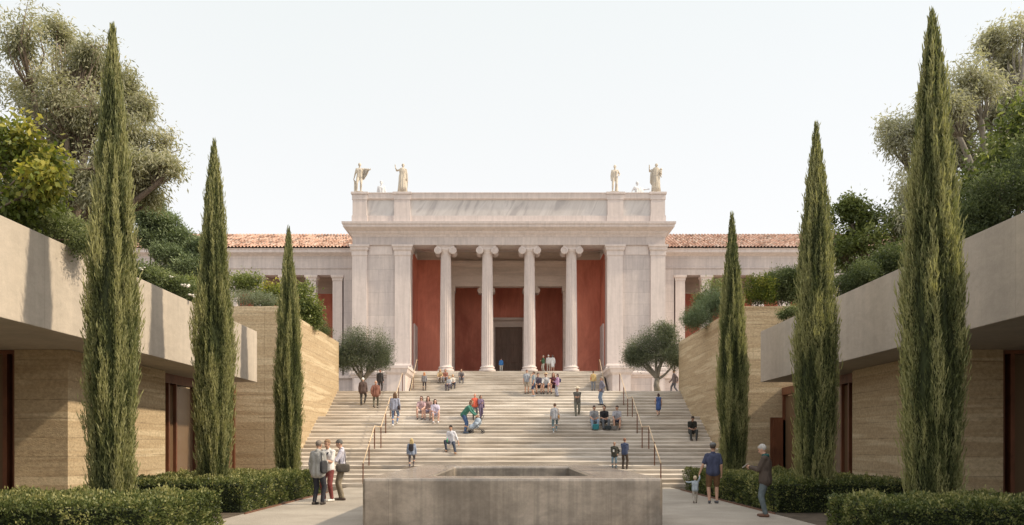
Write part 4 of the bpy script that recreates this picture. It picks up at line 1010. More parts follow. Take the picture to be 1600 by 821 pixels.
        if hairstyle != 'bald':
            h = MB()
            h.ellipsoid(Hd((0, .026, .028)), tuple(v * hs for v in (.084, .092, .096)), hrot)
            if hairstyle == 'fringe': h.ellipsoid(Hd((0, -.045, .062)), tuple(v * hs for v in (.062, .045, .035)), hrot)
            if hairstyle == 'short': h.ellipsoid(Hd((0, -.03, .068)), tuple(v * hs for v in (.058, .05, .03)), hrot)
            if hairstyle == 'curly':
                rr = random.Random(int(loc[0] * 100))
                for _ in range(40):
                    v = V3((rr.gauss(0, 1), rr.gauss(0, 1), rr.gauss(0, 1))).normalized()
                    if v.y < -.35 and v.z < .5: continue
                    h.ellipsoid(Hd((v.x * .085, .03 + v.y * .09, .03 + v.z * .095)), (.026, .026, .026), None, 8, 6)
            if hairstyle in ('long', 'bob', 'fringe'):
                dn = V3((0, .0, -1)); ln = .26 if hairstyle == 'long' else .10
                for sx_ in (-1, 0, 1):
                    p0 = Hd((sx_ * .052, .055, -.01)); h.capsule(p0, p0 + dn * ln * (.8 if sx_ else 1) + V3((sx_ * .015, .02, 0)) + (U * 0), .05, .036)
                if hairstyle != 'bob':
                    for sx_ in (-1, 1): p0 = Hd((sx_ * .072, .0, .0)); h.capsule(p0, p0 + V3((sx_ * .02, .02, -.15)), .026, .022)
            if hairstyle == 'bun': h.ellipsoid(Hd((0, .12, .05)), (.045, .04, .045), None)
            remesh(h, 'hair', cloth(hair, .7), root, .013)
        if hat:
            kind, hc = hat; mb = MB()
            mb.ellipsoid(Hd((0, .012, .07)), tuple(v * hs for v in (.092, .106, .07)), hrot)
            if kind == 'brim':
                q = MB().lathe([(.05, 0), (.165, -.012), (.17, -.004), (.09, .014), (.05, .014)], 0, 0, 24); mb.add([Hd(V3(v) + V3((0, .01, .062))) for v in q.v], q.f)
            else:
                q = MB().ellipsoid((0, -.11, .055), (.065, .075, .012)); mb.add([Hd(v) for v in q.v], q.f)
            remesh(mb, 'hat', cloth(hc), root, .011, smooth=1)
    root['_w'] = 0; del root['_w']
    J = dict(P=P, C=C, U=U, S=S, el=el, wr=wr, Nk=Nk, HC=HC, an=an, kn=kn, W=W_)
    return root, J
def world_pt(root, p):
    m = Matrix.Translation(root.location) @ Matrix.Rotation(root.rotation_euler.z, 4, 'Z') @ Matrix.Scale(root.scale[0], 4)
    return m @ Vector(p)
def local_obj(mb, name, mat, root, label, cat, smooth=True, kid=None, group=None):
    """a thing carried by a person: its own top-level object, modelled in the person's axes"""
    c = sum((Vector(v) for v in mb.v), Vector()) / len(mb.v)
    o = mb.build(name, mat, None, c, smooth); o.location = world_pt(root, c); o.rotation_euler = root.rotation_euler; o.scale = root.scale
    tag(o, label, cat, group)
    if kid:
        kn_, kmb, km = kid; q = kmb.build(kn_, km, o, None, True); q.location = -c
    return o
def rounded(cx, cy, cz, sx, sy, sz):
    """soft bag body"""
    mb = MB(); q = MB().ellipsoid((0, 0, 0), (1, 1, 1), None, 20, 14); out = []
    for v in q.v:
        f_ = lambda a: math.copysign(abs(a) ** .45, a)
        out.append((cx + sx * f_(v[0]), cy + sy * f_(v[1]), cz + sz * f_(v[2])))
    return mb.add(out, q.f)
def shoulder_bag(root, J, side, color, label, size=(.06, .14, .11), drop=.42, name='shoulder_bag'):
    sg = 1 if side == 'L' else -1; i = 1 if side == 'L' else 0
    hx = J['P'].x + sg * .21; c = V3((hx, J['P'].y + .03, J['Nk'].z - drop - .02))
    body = rounded(c.x, c.y, c.z, *size)
    st = MB(); sh = J['S'][i] + V3((-sg * .04, 0, .09))
    st.tube([c + V3((0, -.08, size[2] * .8)), sh + V3((sg * .045, -.075, -.09)), sh + V3((0, 0, 0)), sh + V3((sg * .045, .085, -.09)), c + V3((0, .08, size[2] * .8))], .011, 6)
    return local_obj(body, name, cloth(color), root, label, 'bag', True, ('strap', st, cloth(color)))
def backpack(root, J, color, label, sc=1.0):
    c = J['C'] - V3((0, -.205, .02)); body = rounded(c.x, c.y, c.z - .02, .135 * sc, .075 * sc, .19 * sc)
    st = MB()
    for s_ in (-1, 1): st.tube([c + V3((s_ * .09, -.05, .14)), J['Nk'] + V3((s_ * .11, .02, -.01)), J['C'] + V3((s_ * .12, -.14, .02)), J['W'] + V3((s_ * .14, .02, -.02)), c + V3((s_ * .1, -.03, -.16))], .014, 6)
    return local_obj(body, 'backpack', cloth(color), root, label, 'backpack', True, ('strap', st, cloth(color)))

def stair_spot(px, py):
    """the tread of the lower stairs seen at this height of the photo"""
    best = None; d = 30.4
    while d < 43.0:
        z = stair_z(d); y = PY - F_PX / d * (z - EYE)
        if best is None or abs(y - py) < best[0] - 1e-6: best = (abs(y - py), d, z)
        d += .02
    _, d, z = best
    for f0 in FLIGHTS:                                # a foot's length back from a nosing
        for i in range(9):
            r_ = f0 + i * TR
            if r_ <= d < r_ + TR: d = r_ + .17
    return V3(((px - PX) / (F_PX / d), d, z))
def upper_spot(px, py):
    best = None
    for i in range(UN):
        d = UP0 + i * UT + .13; z = 4.5 + UR * (i + 1); y = PY - F_PX / d * (z - EYE)
        if best is None or abs(y - py) < best[0]: best = (abs(y - py), d, z)
    _, d, z = best; return V3(((px - PX) / (F_PX / d), d, z))
def ground_spot(px, py): d = F_PX * EYE / (py - PY); return V3(((px - PX) / (F_PX / d), d, 0))
def kk(loc, pxh, H=1.735): return pxh / (F_PX / loc.y) / H
GR, SK = (.30, .29, .27), (.50, .29, .20)
# -- men chatting on the left
l = ground_spot(497, 789); r, J = person('man in grey shirt and dark trousers seen from behind, left of the three chatting men', l, 155, kk(l, 102), 'stand', ('hold', 'down'), (.36, .35, .33), 'long', (.035, .035, .045), shoe=(.05, .04, .035), hair=(.20, .16, .13), headpitch=12, fat=1.06, jacket=True, vox=.013)
shoulder_bag(r, J, 'R', (.05, .05, .055), 'black shoulder bag hanging at the left side of the man in grey shirt', (.05, .12, .17), .40)
l = ground_spot(513, 784); r, J = person('man in white t-shirt and dark red trousers in the middle of the three chatting men', l, -25, kk(l, 99), 'stand', ('hold', 'hold'), (.72, .68, .64), 'short', (.22, .05, .045), shoe=(.7, .68, .64), hair=(.26, .15, .08), headpitch=14, vox=.013)
st = MB(); st.tube([J['Nk'] + V3((.10, .05, 0)), J['C'] + V3((.06, -.135, .06)), J['W'] + V3((-.12, -.12, -.02)), J['P'] + V3((-.17, .02, .0))], .018, 6); local_obj(st, 'camera_strap', cloth((.04, .04, .06)), r, 'dark strap slung across the chest of the man in white t-shirt', 'strap')
l = ground_spot(534, 782); r, J = person('grey haired man in pale lavender shirt and khaki trousers, right of the three chatting men', l, -78, kk(l, 97), 'stand', ('phone', 'phone'), (.60, .57, .66), 'long', (.26, .21, .14), shoe=(.10, .07, .055), hair=(.12, .11, .10), headpitch=22, vox=.013)
shoulder_bag(r, J, 'L', (.10, .085, .07), 'brown-grey satchel at the hip of the man in lavender shirt', (.07, .19, .12), .50)
ph = MB().box(-.035, .035, -.0, .012, -.07, .07); p_ = (J['wr'][0] + J['wr'][1]) / 2 + V3((0, -.09, .02)); ph.v = [tuple(V3(v) + p_) for v in ph.v]; local_obj(ph, 'mobile_phone', cloth((.03, .03, .035), .3), r, 'dark mobile phone held by the man in lavender shirt', 'phone', False)
# -- father and toddler, man reading
l = ground_spot(1114, 787); r, J = person('man in navy shirt, brown shorts and grey cap holding the toddler by the hand', l, 172, kk(l, 97, 1.76), 'stand', ('down', 'lead'), (.060, .070, .13), 'short', (.17, .085, .035), 'shorts', (.09, .09, .10), hair=(.08, .06, .05), hat=('cap', (.15, .15, .15)), fat=1.08, headturn=-25, vox=.013)
hand = world_pt(r, J['wr'][1])
k_ = kk(l, 43, 1.80); l2 = ground_spot(1090, 785.5); r2, J2 = person('toddler in pale blue hooded top and beige trousers walking beside the man in navy shirt', l2, 165, kk(l2, 44, 1.80), 'walk', ('child', 'out'), (.36, .42, .46), 'long', (.42, .37, .30), shoe=(.12, .07, .05), hair=(.62, .48, .30), child=True, fat=1.2, vox=.02)
d_ = hand - world_pt(r2, J2['wr'][0] + V3((0, 0, .08))); r2.location.x += d_.x - .01; r2.location.y += d_.y
l = ground_spot(1196, 808); r, J = person('grey haired man in dark brown jacket and jeans reading a leaflet by the right hedge', l, -118, kk(l, 116), 'stand', ('book', 'book'), (.085, .062, .048), 'long', (.12, .15, .16), shoe=(.15, .07, .04), hair=(.42, .40, .37), headpitch=24, jacket=True, collar=(.02, .10, .09), fat=1.03, vox=.012)
bk = MB().box(-.10, .10, -.004, .004, -.07, .07); p_ = (J['wr'][0] + J['wr'][1]) / 2 + V3((0, -.12, .03)); bk.v = [tuple(Matrix.Rotation(R(-50), 3, 'X') @ V3(v) + p_) for v in bk.v]; local_obj(bk, 'leaflet', cloth((.65, .62, .56)), r, 'pale open leaflet held by the man in dark brown jacket', 'leaflet', False)
# -- on the lower stairs
GS = 'visitors on the stairs'
def SP_(label, px, py, h, rz, **kw):
    l = stair_spot(px, py); kw.setdefault('group', None); return person(label, l, rz, kk(l, h * 1.03), **kw)
def SIT(label, px, py, h, rz, hh=1.30, **kw):
    """h: height in px from feet to crown while seated; sits two steps above the feet"""
    l = stair_spot(px, py); k = .90; kw.setdefault('pose', 'sit'); l.y -= .02
    return person(label, l, rz, k, seat=((2 * RIS) / k, .40 / k), **kw)
SP_('white haired man in dark brown jacket climbing at the left edge of the stairs', 567, 634, 43, 180, pose='climb', top=(.10, .065, .055), jacket=True, bottom=(.07, .065, .06), hair=(.75, .73, .70), fat=1.12)
SP_('bald man in rust brown jacket climbing beside the white haired man', 587, 636, 43, 178, pose='walk', arms=('swing_f', 'swing_b'), top=(.22, .09, .06), jacket=True, bottom=(.12, .11, .08), hairstyle='bald', fat=1.15)
l = V3(((594 - PX) / (F_PX / 42.6), 42.6, 4.5)); person('man in black partly hidden behind the two older men on the terrace', l, 170, .72, 'stand', top=(.06, .055, .055), jacket=True, bottom=(.06, .05, .05), hairstyle='bald', skin=(.55, .27, .2))
r, J = SP_('long haired woman in pale blue top and jeans walking up by the left handrail', 617, 669, 53, 180, pose='climb', top=(.30, .32, .42), bottom=(.13, .19, .32), legs='slim', shoe=(.6, .6, .6), hair=(.16, .09, .05), hairstyle='long', fat=.92)
shoulder_bag(r, J, 'R', (.07, .05, .05), 'dark handbag on the left side of the woman in jeans by the handrail', (.06, .11, .10), .46, 'handbag')
SIT('woman in sunglasses and pink top, left of the three women seated on the stairs', 656, 657, 29, -8, arms=('knee', 'knee'), top=(.55, .36, .38), sleeve='short', legs='shorts', bottom=(.5, .42, .42), hair=(.06, .035, .03), hairstyle='bob', glasses=True, fat=.95, skin=(.56, .34, .26), shoe=(.05, .05, .06))
SIT('woman in brown top, middle of the three women seated on the stairs', 668, 657, 28, 0, arms=('knee', 'lap'), top=(.35, .22, .20), sleeve='short', legs='shorts', bottom=(.35, .32, .45), hair=(.10, .05, .03), hairstyle='long', fat=.95, skin=(.56, .34, .26), shoe=(.3, .22, .2))
SIT('woman in lilac top and white shoes, right of the three women seated on the stairs', 681, 659, 28, 12, arms=('lap', 'knee'), top=(.58, .52, .66), sleeve='short', legs='shorts', bottom=(.5, .48, .6), hair=(.03, .02, .02), hairstyle='long', fat=.95, skin=(.56, .34, .26), shoe=(.75, .75, .78))
r, J = SP_('blonde woman with dark backpack and denim shirt climbing low on the left', 643, 731, 48, 182, pose='climb', top=(.24, .29, .40), bottom=(.10, .09, .10), legs='slim', hair=(.55, .40, .16), hairstyle='long', shoe=(.08, .07, .07), fat=.95)
backpack(r, J, (.045, .04, .045), 'dark backpack worn by the blonde woman low on the stairs')
r, J = SIT('dark haired young man in white shirt and navy trousers sitting alone low on the stairs', 700, 708, 36, -18, pose='sit_side', arms=('lap', 'support'), top=(.68, .68, .74), sleeve='half', legs='trousers', bottom=(.05, .06, .09), hair=(.02, .018, .016), shoe=(.35, .2, .12), headpitch=8)
bt = MB().lathe([(.001, -.09), (.032, -.09), (.034, .05), (.015, .08), (.015, .11), (.001, .11)], 0, 0, 14); bt.v = [tuple(V3(v) + J['wr'][0] + V3((.02, -.08, -.02))) for v in bt.v]; local_obj(bt, 'bottle', cloth((.05, .45, .22), .4), r, 'small green bottle in the hand of the young man in white shirt', 'bottle')
SP_('brown haired woman in green cardigan and jeans bending over a pushchair', 727, 676, 56, 72, pose='bend', arms=('reach', 'reach'), top=(.05, .20, .15), bottom=(.05, .10, .22), legs='slim', hair=(.20, .10, .05), hairstyle='bob', shoe=(.06, .10, .16), lean=40)
SP_('bald man in bright orange-red shirt and grey trousers on the middle stairs', 742, 656, 40, 12, pose='stand', arms=('down', 'hip'), top=(.70, .10, .04), bottom=(.13, .13, .14), hairstyle='bald', skin=(.60, .28, .18), fat=1.1)
r, J = SP_('dark haired woman in plum patterned top beside the man in orange-red shirt', 751, 658, 38, 20, pose='walk', arms=('hold', 'down'), top=(.20, .14, .24), bottom=(.12, .09, .16), hair=(.03, .02, .02), hairstyle='bob')
shoulder_bag(r, J, 'L', (.06, .035, .035), 'dark handbag of the woman in plum top', (.06, .12, .10), .42, 'handbag')
r, J = SP_('man with rolled sleeves and slung waistcoat walking up the centre of the stairs', 867, 679, 47, 180, pose='climb', arms=('down', 'down'), top=(.36, .36, .38), sleeve='half', bottom=(.13, .20, .23), legs='slim', hair=(.13, .075, .05), shoe=(.5, .5, .5))
shoulder_bag(r, J, 'R', (.55, .28, .08), 'tan orange bag of the man walking up the centre of the stairs', (.05, .09, .09), .46)
SP_('man in straw hat, dark patterned shirt and olive trousers reading on the stairs', 902, 654, 48, -6, pose='walk', arms=('fold', 'fold'), top=(.13, .12, .105), sleeve='half', bottom=(.16, .155, .12), shoe=(.04, .04, .04), hair=(.2, .15, .1), hat=('brim', (.55, .47, .34)), headpitch=14)
SP_('man in blue-grey jacket and jeans standing near the top right of the stairs', 940, 634, 44, -80, pose='stand', arms=('pocket', 'pocket'), top=(.20, .19, .24), jacket=True, bottom=(.17, .24, .36), hair=(.30, .24, .18), shoe=(.04, .03, .03))
r, J = SIT('man in grey t-shirt with teal bag, left of the three men seated on the stairs', 930, 674, 33, 4, arms=('knee', 'lap'), top=(.27, .27, .28), sleeve='short', legs='trousers', bottom=(.24, .33, .45), hair=(.05, .035, .03), fat=1.08)
local_obj(rounded(0, -.16, .15, .16, .07, .15), 'tote_bag', cloth((.02, .20, .23)), r, 'teal bag standing before the left one of the three seated men', 'bag')
r, J = SIT('curly haired man in black t-shirt, middle of the three men seated on the stairs', 947, 674, 31, 10, arms=('lap', 'lap'), top=(.03, .03, .035), sleeve='short', legs='trousers', bottom=(.13, .14, .16), hair=(.035, .022, .018), hairstyle='curly', headturn=-30)
local_obj(rounded(.05, -.16, .11, .17, .08, .11), 'backpack', cloth((.035, .045, .05)), r, 'black bag at the feet of the curly haired man', 'backpack')
r, J = SIT('man in grey t-shirt and navy shorts, right of the three men seated on the stairs', 964, 674, 34, -8, arms=('knee', 'lap'), top=(.36, .36, .40), sleeve='short', legs='shorts', bottom=(.04, .05, .10), hair=(.06, .04, .035), headturn=-20, fat=1.06)
local_obj(rounded(-.12, -.16, .10, .15, .07, .10), 'shoulder_bag', cloth((.15, .14, .13)), r, 'grey bag at the feet of the man in navy shorts', 'bag')
r, J = SP_('woman in sunglasses and dark green jacket holding papers low on the stairs', 960, 731, 42, -12, pose='stand', arms=('hold', 'hip'), top=(.06, .058, .045), jacket=True, bottom=(.15, .22, .27), legs='slim', hair=(.22, .13, .07), hairstyle='bun', glasses=True)
bk = MB().box(-.05, .05, -.004, .004, -.08, .08); p_ = J['wr'][0] + V3((.03, -.10, .02)); bk.v = [tuple(V3(v) + p_) for v in bk.v]; local_obj(bk, 'paper_sheet', cloth((.7, .68, .62)), r, 'white papers in the hand of the woman in dark green jacket', 'paper', False)
SP_('man in navy jumper and brown trousers with his back turned low on the stairs', 976, 735, 48, 150, pose='stand', arms=('hold', 'hold'), top=(.065, .085, .16), bottom=(.085, .06, .045), hair=(.25, .11, .06), hairstyle='short')
l = stair_spot(1029, 651); person('little girl with dark hair and blue dress climbing right of the handrail', l, 182, kk(l, 37), 'climb', ('down', 'hip'), (.05, .10, .28), 'none', (.05, .1, .28), 'shorts', hair=(.07, .035, .03), hairstyle='bob', dress=(.05, .10, .28), fat=.9)
SIT('man in black t-shirt sitting alone with bowed head on the right of the stairs', 1084, 688, 30, 0, arms=('lap', 'lap'), top=(.035, .035, .03), sleeve='short', legs='trousers', bottom=(.06, .065, .065), hair=(.05, .035, .03), headpitch=28, skin=(.35, .2, .14))
SP_('man in grey t-shirt and khaki shorts standing at the top of the lower stairs', 823, 617, 37, 8, pose='stand', top=(.30, .32, .36), sleeve='short', legs='shorts', bottom=(.33, .26, .19), hair=(.16, .07, .05), fat=1.1)
SP_('man in blue-grey t-shirt and navy shorts with one hand raised to his face', 834, 621, 39, -95, pose='stand', arms=('face', 'down'), top=(.24, .29, .33), sleeve='short', legs='shorts', bottom=(.04, .055, .12), hair=(.12, .08, .06), shoe=(.35, .42, .5))
SIT('boy in dark shirt seated left of the person in straw hat and white shirt', 842, 615, 20, 8, arms=('knee', 'lap'), top=(.13, .11, .15), sleeve='half', legs='shorts', bottom=(.05, .05, .07), hair=(.09, .05, .04))
SIT('person in straw hat and white shirt seated between a boy and a woman', 853, 615, 20, 0, arms=('knee', 'knee'), top=(.55, .53, .52), sleeve='half', legs='shorts', bottom=(.07, .08, .13), hair=(.2, .1, .05), hat=('brim', (.52, .36, .2)))
SIT('woman in black and red top seated right of the person in straw hat', 865, 615, 20, 0, arms=('knee', 'knee'), top=(.12, .03, .04), sleeve='none', legs='shorts', bottom=(.05, .03, .04), hair=(.18, .07, .04), hairstyle='long')
r, J = SP_('woman in lilac blouse and pale blue trousers at the top of the lower stairs', 871, 618, 35, -78, pose='stand', arms=('hold', 'down'), top=(.52, .30, .50), bottom=(.36, .37, .46), hair=(.10, .05, .06), hairstyle='bob')
backpack(r, J, (.05, .05, .13), 'small navy backpack of the woman in lilac blouse', .75)
l = V3(((1054 - PX) / (F_PX / 44), 44, 4.5)); person('man in mauve-grey jacket striding along the terrace behind the right olive tree', l, -85, .80, 'walk', ('swing_f', 'swing_b'), (.24, .19, .20), 'long', (.15, .15, .18), hair=(.14, .09, .07), jacket=True, hairstyle='bun')
# -- upper flight and porch
def UP_(label, px, py, h, rz, **kw):
    l = upper_spot(px, py); return person(label, l, rz, kk(l, h), **kw)
def USIT(label, px, py, rz, k=.95, **kw):
    l = upper_spot(px, py); l.y -= .0; return person(label, l, rz, k, pose='sit', seat=((2 * UR) / k, .36 / k), vox=.02, **kw)
UP_('red haired woman in grey top and black trousers standing on the portico steps at left', 663, 611, 29, 178, top=(.22, .21, .22), bottom=(.06, .045, .05), legs='slim', hair=(.55, .22, .07), hairstyle='long', vox=.02)
USIT('blonde woman in ochre top seated high at left on the portico steps', 687, 598, -4, arms=('knee', 'knee'), top=(.50, .34, .16), sleeve='half', legs='trousers', bottom=(.42, .36, .32), hair=(.50, .30, .12), hairstyle='long')
USIT('woman in rust top seated beside the woman in ochre on the portico steps', 696, 598, 6, arms=('lap', 'lap'), top=(.32, .12, .08), sleeve='half', legs='trousers', bottom=(.3, .28, .3), hair=(.25, .10, .05), hairstyle='bob')
USIT('woman in pale blue top seated lowest on the portico steps', 699, 610, -30, arms=('lap', 'lap'), top=(.50, .53, .56), sleeve='half', legs='trousers', bottom=(.12, .10, .13), hair=(.50, .35, .18), hairstyle='long')
USIT('blonde woman in white top seated low on the portico steps with dark trousers', 708, 609, 12, arms=('knee', 'lap'), top=(.62, .57, .50), sleeve='half', legs='trousers', bottom=(.08, .08, .11), hair=(.58, .40, .18), hairstyle='long')
USIT('woman in dark top seated alone right of the others on the portico steps', 721, 599, 8, arms=('knee', 'knee'), top=(.14, .12, .12), sleeve='half', legs='trousers', bottom=(.18, .18, .21), hair=(.15, .08, .05), hairstyle='bob')
r, J = UP_('man in yellow shirt and grey jeans at the right end of the portico steps', 927, 611, 31, 165, top=(.58, .40, .14), bottom=(.22, .24, .28), hair=(.07, .04, .03), vox=.02)
shoulder_bag(r, J, 'L', (.60, .20, .06), 'orange bag of the man in yellow shirt', (.05, .10, .10), .36)
def PORCH(label, px, h, rz, **kw):
    d = 65.5; l = V3(((px - PX) / (F_PX / d), d, 7.757)); return person(label, l, rz, kk(l, h), vox=.02, **kw)
PORCH('man in bright blue shirt and pale grey trousers standing before the museum door', 783, 22, 175, top=(.03, .16, .42), bottom=(.42, .40, .35), hair=(.08, .05, .04))
PORCH('person in green top and cream trousers, left of the three people on the porch', 849, 26, -60, arms=('hold', 'hold'), top=(.06, .14, .07), bottom=(.48, .44, .36), hair=(.45, .38, .3))
PORCH('white haired man in white shirt, middle of the three people on the porch', 857, 27, 172, top=(.56, .54, .52), bottom=(.42, .36, .3), hair=(.6, .58, .55))
PORCH('woman in long white dress, right of the three people on the porch', 863.5, 27, 175, top=(.62, .60, .58), legs='shorts', bottom=(.6, .58, .56), hair=(.14, .09, .07), hairstyle='bob', dress=(.62, .60, .58))
# -- pushchair
l = stair_spot(744, 675); rt = empty('pushchair', l + V3((0, 0, 0)), R(-70), .85); tag(rt, 'pushchair under a pale blue blanket beside the bending woman', 'pushchair')
mb = MB()
for s_ in (-.2, .2):
    mb.tube([(s_, .38, .95), (s_, .2, .62), (s_, -.30, .14)], .014, 6); mb.tube([(s_, -.05, .42), (s_, .30, .12)], .014, 6)
mb.tube([(-.2, .38, .95), (.2, .38, .95)], .018, 6); mb.build('frame', cloth((.05, .05, .06), .4), rt, None, True)
mb = MB(); mb.ellipsoid((0, .10, .62), (.23, .20, .22)); mb.capsule((0, 0, .42), (0, -.30, .34), .17, .13); mb.capsule((-.12, -.05, .5), (-.12, .14, .6), .12, .1); mb.capsule((.12, -.05, .5), (.12, .14, .6), .12, .1)
remesh(mb, 'blanket', cloth((.36, .44, .54)), rt, .02)
for x in (-.22, .22):
    for y in (-.30, .30):
        vs = []; pts = [(x, y + .09 * math.cos(a), .10 + .09 * math.sin(a)) for a in np.linspace(0, 2 * math.pi, 17)]
        w_ = MB().tube(pts, .02, 6).tube([(x - .01, y, .10), (x + .01, y, .10)], .05, 10).build('wheel', cloth((.04, .04, .045), .5), rt, None, True)
# ------------------------------------------------------------------ statues on the parapet
ZP = 22.47; ks = lambda h, d: 1.05 * h / (F_PX / d) / 1.735
def STAT(label, px, h, rz, z=ZP, d=YF + .55, mat='statue', **kw):
    l = V3(((px - PX) / (F_PX / d), d, z + .12)); r, J = person(label, l, rz, ks(h, d), name='statue', cat='statue', stone_m=M[mat], vox=.022, **kw)
    mb = MB().box(-.24, .24, -.2, .2, -.14, .05); mb.build('statue_base', M[mat], r, None, False, .01)
    return r, J
def folds(r, name, rows, mat, amp=.02, nf=9, seed=0):
    """draped cloth: rings of (centre, rx, ry) with vertical folds"""
    seg = 72; vs = []; n = len(rows)
    for j, (c, rx, ry) in enumerate(rows):
        for k in range(seg):
            a = 2 * math.pi * k / seg; f_ = 1 + (amp / max(rx, .05)) * (math.sin(nf * a + seed + j * .35) + .6 * math.sin(nf * 1.7 * a + seed * 2 - j * .5)) * min(1, (j + .4) / 2)
            vs.append((c[0] + rx * f_ * math.cos(a), c[1] + ry * f_ * math.sin(a), c[2]))
    mb = MB().add(vs, [(j * seg + k, j * seg + (k + 1) % seg, (j + 1) * seg + (k + 1) % seg, (j + 1) * seg + k) for j in range(n - 1) for k in range(seg)] + [tuple(range(seg)), tuple((n - 1) * seg + k for k in range(seg))])
    return mb.build(name, mat, r, None, True)
def stat_hair(r, J, mat):
    mb = MB().ellipsoid(J['HC'] + V3((0, .02, .035)), (.09, .098, .09)); mb.ellipsoid(J['HC'] + V3((0, .11, .0)), (.045, .04, .045)); remesh(mb, 'hair', mat, r, .016)
# nude youth with cloak over the outstretched arm
r, J = STAT('statue of a nude youth with a cloak over his outstretched arm, leftmost on the parapet', 561, 45, 4, pose='contra', arms=('support', (.43, .12, -.05)), headturn=25, fat=1.08); m_ = M['statue']
stat_hair(r, J, m_)
sh_, wv = J['S'][1], J['wr'][1]
vs = []; seg = 26
for j in range(9):
    t = j / 8
    for k in range(seg):
        u = k / (seg - 1); top_ = sh_.lerp(wv, .05 + u * .85); ln = (.95 - .55 * u) * math.sin(min(1, .35 + u * 1.3) * math.pi / 2) * (1 - .35 * u)
        vs.append((top_.x + .02 * math.sin(k * 1.9 + j * .3) - .06 * t, top_.y + .045 * math.sin(k * 1.4) * (t + .2), top_.z + .055 - t * ln))
fr = len(vs); vs += [(v[0], v[1] + .03, v[2]) for v in vs]
fs = []
for j in range(8):
    for k in range(seg - 1):
        a = j * seg + k; fs += [(a, a + 1, a + seg + 1, a + seg), (fr + a, fr + a + seg, fr + a + seg + 1, fr + a + 1)]
for k in range(seg - 1): fs += [(k, fr + k, fr + k + 1, k + 1), (8 * seg + k, 8 * seg + k + 1, fr + 8 * seg + k + 1, fr + 8 * seg + k)]
for j in range(8): fs += [(j * seg, (j + 1) * seg, fr + (j + 1) * seg, fr + j * seg), (j * seg + seg - 1, fr + j * seg + seg - 1, fr + (j + 1) * seg + seg - 1, (j + 1) * seg + seg - 1)]
MB().add(vs, fs).build('cloak', m_, r, None, True)
mb = MB().capsule((-.2, .06, 0), (-.22, .04, .62), .10, .07); mb.capsule((-.22, .02, .6), (-.32, -.04, .80), .06, .02); remesh(mb, 'tree_stump', m_, r, .02)
# draped woman with raised arm
r, J = STAT('marble statue of a draped woman raising one arm, second from the left on the parapet', 629, 44, 0, pose='contra', arms=((.27, .05, .10), 'down'), headturn=10); stat_hair(r, J, m_)
fa = J['el'][0]; mb = MB().capsule(J['wr'][0], J['wr'][0] + V3((-.02, -.02, .16)), .03, .03); remesh(mb, 'raised_hand', m_, r, .016)
folds(r, 'robe', [((.0, .0, .03), .28, .22), ((.0, 0, .35), .25, .20), ((0, 0, .7), .225, .175), ((.01, 0, .95), .215, .165), ((.0, 0, 1.12), .155, .125), ((0, 0, 1.3), .185, .13), ((0, 0, 1.42), .15, .11), ((0, 0, 1.46), .08, .07)][::-1], m_, .016, 11, 1)
folds(r, 'mantle', [((.17, .06, 1.38), .05, .06), ((.22, .06, 1.1), .07, .09), ((.22, .07, .7), .08, .10), ((.2, .07, .25), .06, .08)], m_, .012, 6, 2)
# nude with folded arm
r, J = STAT('statue of a standing nude man on the parapet, left of the one carrying a child', 960, 42, -2, pose='contra', arms=('down', (.10, .04, -.30)), headturn=-20, fat=1.12); stat_hair(r, J, m_)
mb = MB().capsule((.14, .10, 0), (.13, .08, .72), .11, .07); remesh(mb, 'tree_stump', m_, r, .02)
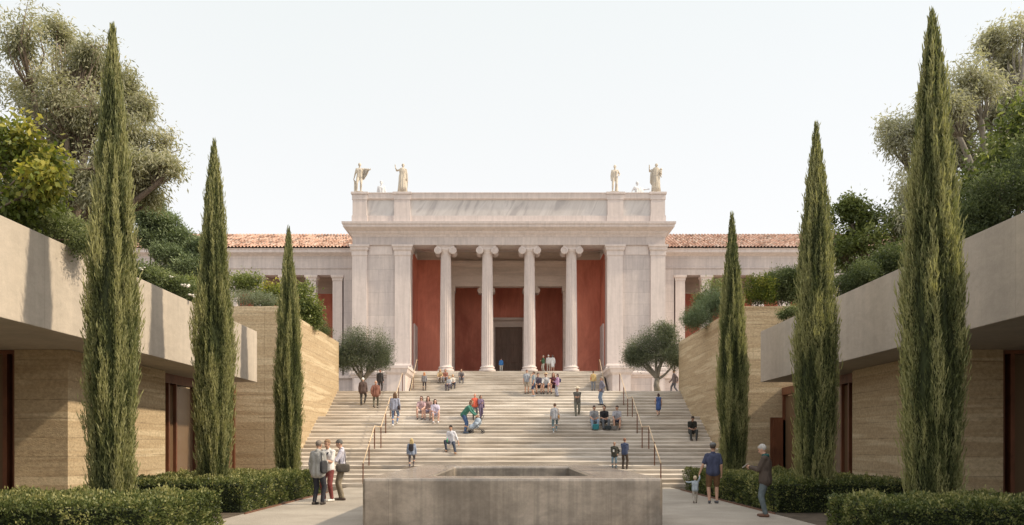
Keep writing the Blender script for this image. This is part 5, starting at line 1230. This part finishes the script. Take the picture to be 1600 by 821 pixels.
# draped figure with child and staff
r, J = STAT('statue of a draped woman bowing her head and carrying a child, rightmost on the parapet', 1025, 44, 0, pose='contra', arms=((.26, .02, .06), (.02, .20, -.22)), headpitch=18, headturn=-25); stat_hair(r, J, m_)
mb = MB().capsule(J['wr'][0], J['wr'][0] + V3((.0, -.02, .2)), .03, .03); remesh(mb, 'raised_hand', m_, r, .016)
folds(r, 'robe', [((.0, .0, .03), .27, .21), ((.0, 0, .35), .24, .18), ((0, 0, .7), .23, .17), ((.0, 0, .95), .22, .16), ((.0, 0, 1.12), .19, .14), ((0, 0, 1.3), .21, .14), ((0, 0, 1.44), .16, .11), ((0, 0, 1.5), .08, .07)][::-1], m_, .02, 10, 3)
folds(r, 'mantle', [((-.24, .04, 1.38), .06, .06), ((-.26, .04, 1.0), .07, .08), ((-.25, .05, .6), .08, .09), ((-.22, .05, .45), .02, .03)], m_, .012, 6, 2)
mb = MB().ellipsoid((.30, -.04, 1.36), (.065, .07, .08)); mb.capsule((.28, -.02, 1.24), (.24, 0, 1.05), .075, .085); mb.capsule((.26, -.04, 1.04), (.30, -.1, .88), .04, .03); mb.capsule((.30, -.04, 1.22), (.18, -.1, 1.28), .028, .022); remesh(mb, 'carried_child', m_, r, .018)
# two farther figures, standing behind the parapet on the main roof
def FAR(label, px, py_top, h, rz, d, **kw):
    h *= 1.1; k = h / (F_PX / d) / 1.735; ztop = EYE + (PY - py_top) / (F_PX / d); l = V3(((px - PX) / (F_PX / d), d, ztop - 1.735 * k))
    r, J = person(label, l, rz, k, name='statue', cat='statue', stone_m=M['statue_hazy'], vox=.024, **kw)
    mb = MB().box(-.3, .3, -.25, .25, (20.0 - l.z) / k, .06); mb.build('statue_base', M['statue_hazy'], r); return r, J
r, J = FAR('pale statue of a standing man seen to the waist behind the left parapet', 596, 282, 44, 0, 73.5, pose='stand', arms=('down', 'down')); stat_hair(r, J, M['statue_hazy'])
r, J = FAR('pale statue of a leaning figure with outstretched arm behind the right parapet', 995, 283, 42, 20, 73.5, pose='contra', arms=((.22, 0, -.46), (.48, .05, -.06)), lean=0); stat_hair(r, J, M['statue_hazy'])
folds(r, 'mantle', [((.26, .02, 1.36), .16, .05), ((.28, .02, 1.2), .17, .06), ((.26, .03, 1.0), .14, .06), ((.22, .03, .8), .10, .06)], M['statue_hazy'], .012, 6, 2)
